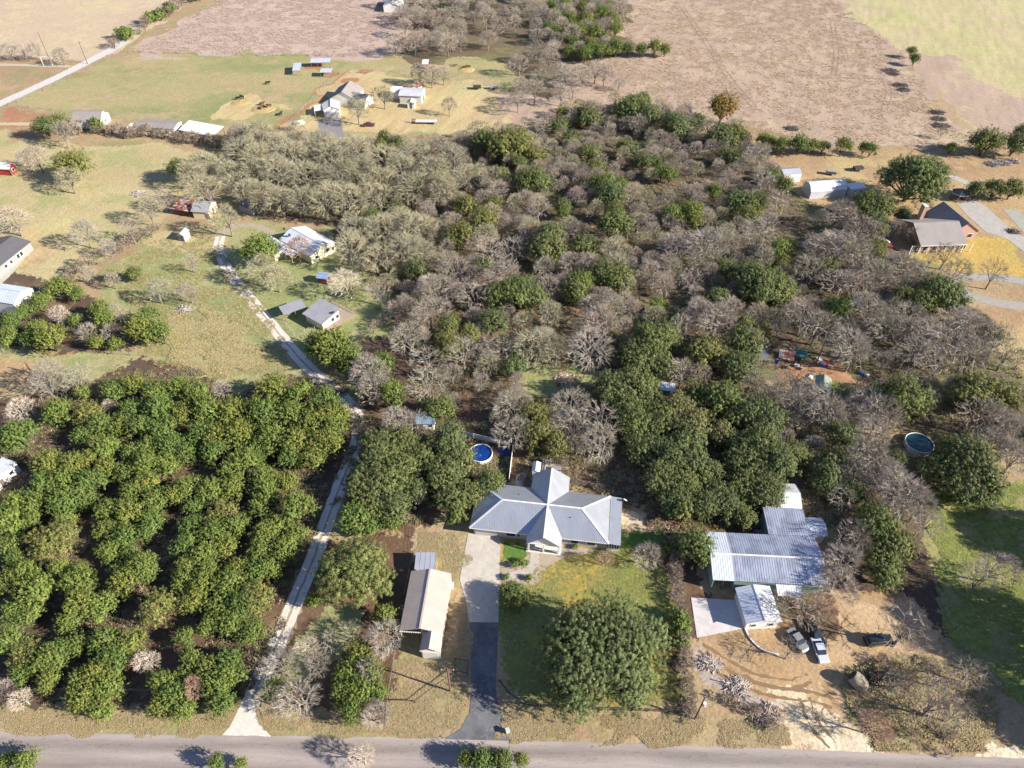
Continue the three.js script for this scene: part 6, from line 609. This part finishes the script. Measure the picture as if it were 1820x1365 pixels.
{ const g = thing('gate_frame', 'pale timber gate frame beside the straw field hedge', 'gate', -213.63,-337.39, .1); for (const x of [-2, 2]) mesh('post', new MB().box(x, 2, 0, .25, 4, .25), wPale, g); mesh('crossbar', new MB().box(0, 4.1, 0, 4.6, .3, .25), wPale, g); for (let i = 0; i < 4; i++) mesh('rail', new MB().box(0, .4 + i * .4, 0, 3.7, .1, .06), wGrey, g); }
{ const r = RNG(41), cols = [[M(.6, .6, .6, .6), 'white'], [M(.05, .12, .4, .6), 'blue'], [M(.4, .05, .05, .6), 'red'], [M(.3, .24, .18, .8), 'brown']]; const spots = [[78.52,-135.15, 0], [78.86,-133.02, 1], [79.85,-133.44, 2], [80.45,-132.18, 3], [72.17,-132.6, 0], [73.06,-131.76, 3], [74.34,-128.45, 0], [75.29,-129.27, 3], [87.47,-129.89, 1], [88.66,-129.27, 0], [69.71,-131.97, 3], [67.43,-134.08, 1]];
  for (const [x, z, c] of spots) { const o = mesh('crate', new MB().box(0, .3, 0, .7 + r() * .6, .6, .7 + r() * .5).box(0, .63, 0, .4, .08, .4), cols[c][0]); o.position.set(x, 0, z); o.rotation.y = r() * 3; tag(o, `${cols[c][1]} crate among the yard clutter by the patched shed`, 'crate', `${cols[c][1]} crates by the patched shed`); } }
{ const g = thing('picnic_table', 'weathered picnic table in the back clearing', 'table', 3.05,-149.93, .2); mesh('top', new MB().box(0, .75, 0, 2, .06, .8), M(.45, .38, .3, .9), g); for (const s of [-1, 1]) { mesh('bench', new MB().box(0, .45, s * .75, 2, .05, .28), M(.45, .38, .3, .9), g); mesh('leg', new MB().box(s * .7, .36, 0, .1, .72, 1.5), wWood, g); } }
// ---------------------------------------------------------------- shrubs, hedge, brush
const shrubLib = [0, 1, 2].map((i) => bareGeo(700 + i, 2.6, 2.2, { low: .08, twig: .75, n1: 6, n2: 30, n3: 130, n4: 4, tone: [.31, .245, .19] })), bushLib = [0, 1].map((i) => leafyGeo(720 + i, 2.6, 1.9, { ...JUN, base: .05, lobes: 7, clumps: 110, per: 20, clump: .26, leaf: .2 }));
function shrub(kind, x, z, d, label, group, tint) { const r = treeSeed, L = kind === 'twig' ? shrubLib : bushLib, geo = L[Math.floor(r() * L.length)], o = thing(kind === 'twig' ? 'twiggy_shrub' : 'green_shrub', label, 'shrub', x, z, r() * 6.28, group); const s = d / 2.6; o.scale.set(s, s * (.8 + r() * .5), s); mesh('stem', geo.trunk, barkBrown, o); mesh('foliage', geo.crown, tint || (kind === 'twig' ? TINT.bare[Math.floor(r() * 4)] : TINT.oak[Math.floor(r() * 4)]), o); }
function shrubLine(pts, step, dmin, dmax, kinds, label, group, jit = 1) { const r = treeSeed; for (const p of smooth(pts, step)) { const k = kinds[Math.floor(r() * kinds.length)] === 'g' ? 'bush' : 'twig'; shrub(k, p.x + (r() - .5) * jit, p.z + (r() - .5) * jit, mix(dmin, dmax, r()), (k === 'bush' ? 'green shrub ' : 'brown twiggy shrub ') + label, group); } }
shrubLine([[32.29,-80.42],[31.59,-73.42],[30.96,-65.19],[30.28,-57.64],[29.75,-50.69],[29.57,-46.51]], 0.9, 2.4, 3.3, 'ttttttttttttg', 'in the hedge row beside the front lawn', 'hedge row shrubs beside the front lawn', 1.2);
shrubLine([[-173.52,-267.83],[-162.32,-267.33],[-147.83,-263.87],[-131.76,-261.44],[-117.6,-257.62],[-108.23,-254.8]], 2.6, 4, 6, 'ttttg', 'in the brush belt below the cottages', 'brush belt below the cottages', 5);
shrubLine([[-192.18,-360.8],[-189.03,-385.05],[-182.64,-416.64],[-176.81,-436.54]], 4, 4, 7, 'ttttg', 'along the hedgerow of the caliche road', 'hedgerow of the caliche road', 6);
shrubLine([[-111.61,-198.24],[-117.49,-190.08],[-122.46,-180.81],[-126.1,-173.51],[-128.37,-169.3]], 2.6, 3, 5, 'ttt', 'along the old meadow fence', 'shrubs along the meadow fence', 3);
shrubLine([[-40.27,-144.05],[-33.55,-149.93],[-27.08,-146.37]], 2.2, 2, 3.5, 'ttt', 'at the edge of the cabin clearing', 'shrubs at the cabin clearing', 4);
shrubLine([[58.54,-50.69],[60.33,-45.16],[65.19,-43.39],[72.93,-44.27]], 2.6, 1.8, 2.8, 'ttt', 'on the rough bank at the road', 'shrubs on the rough road bank', 6);
shrubLine([[63.83,-54.6],[69.32,-53.6],[74.86,-50.69]], 2.6, 1.8, 2.8, 'ttt', 'below the bare yard tree', 'shrubs below the bare yard tree', 6);
shrubLine([[-87.58,-51.17],[-86.15,-52.14]], 2, 2.4, 3, 't', 'at the grove edge by the road', 'shrubs at the grove edge', 1);
shrubLine([[37.11,-49.27],[40.53,-47.7],[43.16,-45.16]], 1.6, 2, 3, 'tt', 'beside the caliche entrance', 'shrubs beside the caliche entrance', 2);
shrubLine([[123.36,-201.64],[124.21,-198.24],[124.8,-191.68],[123.58,-186.92]], 1.8, 2.2, 3.4, 'tt', 'against the brick house end wall', 'shrubs at the brick house end', 1);
shrubLine([[12.16,-95.62],[15.76,-95.01],[19.26,-93.5]], 1.2, 1.2, 1.8, 'tt', 'in the bed behind the ranch house', 'bed shrubs behind the ranch house', .5);
for (const [x, z, d] of [[12.57,-79.24, 1.1], [0.55,-75.03, 1.3], [1.65,-75.78, 1.5], [2.75,-75.53, 1.2], [-1.08,-72.44, 1.2], [3.25,-72.2, 1.2]]) shrub('bush', x, z, d, 'small clipped shrub in the gravel garden bed', 'clipped shrubs in the gravel bed');
// ---------------------------------------------------------------- grass tufts
function tufts(name, label, poly, n, h, w, tones, seed) {
  const r = RNG(seed), mb = new MB(); for (let i = 0; i < 8; i++) { const a = i / 8 * 6.283 + r() * .6, e = V(Math.cos(a), 0, Math.sin(a)), L = (.6 + r() * .6), s = V(-e.z, 0, e.x).multiplyScalar(w * .26), c = e.clone().multiplyScalar(w * .12), m = e.clone().multiplyScalar(w * L * .75).setY(h * L * .75), t = e.clone().multiplyScalar(w * L * 1.5).setY(h * L * .85); mb.tri(c.clone().add(s), c.clone().sub(s), m).tri(m.clone().addScaledVector(s, .8), m.clone().addScaledVector(s, -.8), t); } // arching blades
  let x0 = 1e9, x1 = -1e9, z0 = 1e9, z1 = -1e9; for (const [x, z] of poly) { x0 = Math.min(x0, x); x1 = Math.max(x1, x); z0 = Math.min(z0, z); z1 = Math.max(z1, z); }
  const im = new THREE.InstancedMesh(mb.geo(), M(1, 1, 1, 1), n), m = new THREE.Matrix4(), q = new THREE.Quaternion(), c = new THREE.Color(); let k = 0; for (let t = 0; t < n * 8 && k < n; t++) { const x = mix(x0, x1, r()), z = mix(z0, z1, r()); if (!inPoly(poly, x + (vn(x * .3, z * .3) - .5) * 5, z + (vn(x * .3 + 70, z * .3) - .5) * 3) || inPoly(APRON, x, z) || fbm(x * .25, z * .25 + seed, 2) < .30 + r() * .3) continue; const s = .6 + r() * .8; m.compose(V(x, 0, z), q.setFromAxisAngle(V(0, 1, 0), r() * 6.28), V(s, s * (.7 + r() * .6), s)); im.setMatrixAt(k, m); const T = tones[Math.floor(r() * tones.length)], j = .9 + r() * .4; im.setColorAt(k, c.setRGB(T[0] * j, T[1] * j, T[2] * j)); k++; } im.count = k; im.name = numbered(name); im.castShadow = im.receiveShadow = true; scene.add(im); tag(im, label, 'grass', null, 'stuff'); }
const straw = [[.41, .31, .17], [.37, .265, .145], [.32, .275, .125]], greenT = [[.24, .25, .08], [.34, .29, .11], [.19, .21, .06]];
tufts('verge_grass', 'rough dry grass along the county road', [[-2.85,-48.81],[30.94,-46.78],[45.36,-44.71],[44.51,-41.67],[-0.92,-43.05]], 9000, .16, .16, straw, 1);
tufts('verge_grass', 'rough dry grass between the grove and county road', [[-86.36,-48.81],[-48.18,-48.06],[-40.35,-46.96],[-20.42,-45.16],[-11.14,-45.16],[-11.01,-43.22],[-37.69,-43.57],[-83.92,-44.1]], 8000, .15, .16, straw, 2);
tufts('yard_grass', 'dry tufted grass in the barn yard', [[-19.82,-84.46],[-8.83,-83.5],[-9.68,-70.99],[-7.62,-62.97],[-7.02,-48.81],[-10.15,-44.27],[-19.96,-45.16],[-20.74,-55.6],[-11.85,-55.6],[-12.42,-73.42],[-19.31,-75.91]], 6000, .14, .16, straw, 3);
tufts('tussock_grass', 'pale tussocks on the green meadow', [[-94.29,-153.59],[-86.2,-157.36],[-72.87,-148.74],[-63.39,-135.15],[-71.36,-127.85],[-87.89,-135.15],[-93.96,-144.05]], 8000, .28, .3, [[.44, .36, .17], [.38, .33, .13], [.40, .31, .17]], 4);
tufts('tussock_grass', 'rosy tussocks covering the fallow field', [[-182.18,-353.98],[-165.14,-434.48],[-157.17,-469.33],[-70.23,-469.33],[-48.94,-436.54],[-34.08,-380.84],[-51.74,-348.07]], 26000, .3, .34, [[.46, .355, .285], [.41, .31, .245], [.49, .385, .30]], 5);
tufts('field_grass', 'rough grass on the pink field', [[54.57,-349.54],[26.21,-342.32],[23.48,-294.53],[51.88,-296.25],[72.15,-278.08],[106.25,-262.9],[137.94,-254.8],[179.71,-253.41],[174.71,-275.47],[186.59,-356.99],[179.97,-436.54],[63.54,-469.33]], 30000, .2, .32, [[.40, .29, .19], [.36, .24, .15], [.44, .33, .19]], 6);
tufts('lawn_grass', 'uneven grass of the oak lawn', [[-1.99,-75.91],[30.54,-77.17],[30.26,-68.63],[28.86,-48.34],[1.9,-48.81],[-2.32,-52.14],[-2.34,-68.63]], 9000, .08, .16, greenT, 7);
tufts('meadow_grass', 'mixed grass of the lane meadow', [[-120.05,-174.94],[-108.09,-193.29],[-95.64,-205.1],[-87.62,-183.84],[-56.19,-135.15],[-56.66,-124.84],[-67.72,-124.84],[-94.29,-136.88]], 7000, .15, .3, [...greenT, ...straw], 8);
tufts('lawn_grass', 'long grass beside the dirt yard', [[88.56,-92.31],[110.46,-95.32],[88.22,-46.96],[83.01,-51.65],[79.35,-60.8]], 8000, .12, .24, [[.22, .26, .06], [.32, .30, .08], [.16, .20, .05]], 9);
tufts('bank_grass', 'rough grass and weeds on the road bank', [[59.9,-54.6],[72.95,-57.64],[80,-55.6],[84.46,-50.69],[75.19,-41.24],[59.04,-41.67],[56.62,-47.88]], 7000, .3, .3, [...straw, [.2, .13, .07], [.22, .20, .07]], 10);
{ // fallen sticks and low scrub of the woodland floor
  const floor = (poly, n, seed, label) => tufts('undergrowth', label, poly, n >> 1, .45, .5, [[.20, .14, .08], [.26, .20, .12], [.14, .10, .06], [.17, .17, .06]], seed);
  floor(WOOD, 26000, 11, 'low dry scrub on the woodland floor'); floor([[-35.85,-115.34],[2.61,-111.75],[20.56,-122.88],[56.66,-119.05],[65.89,-85.15],[31.93,-82.42],[22.58,-90.84],[-9.78,-96.85],[-20.09,-83.77],[-34.92,-86.54]], 9000, 12, 'low dry scrub beneath the oaks'); floor(GROVE, 12000, 13, 'low dry scrub beneath the junipers');
}
renderer.render(scene, camera);
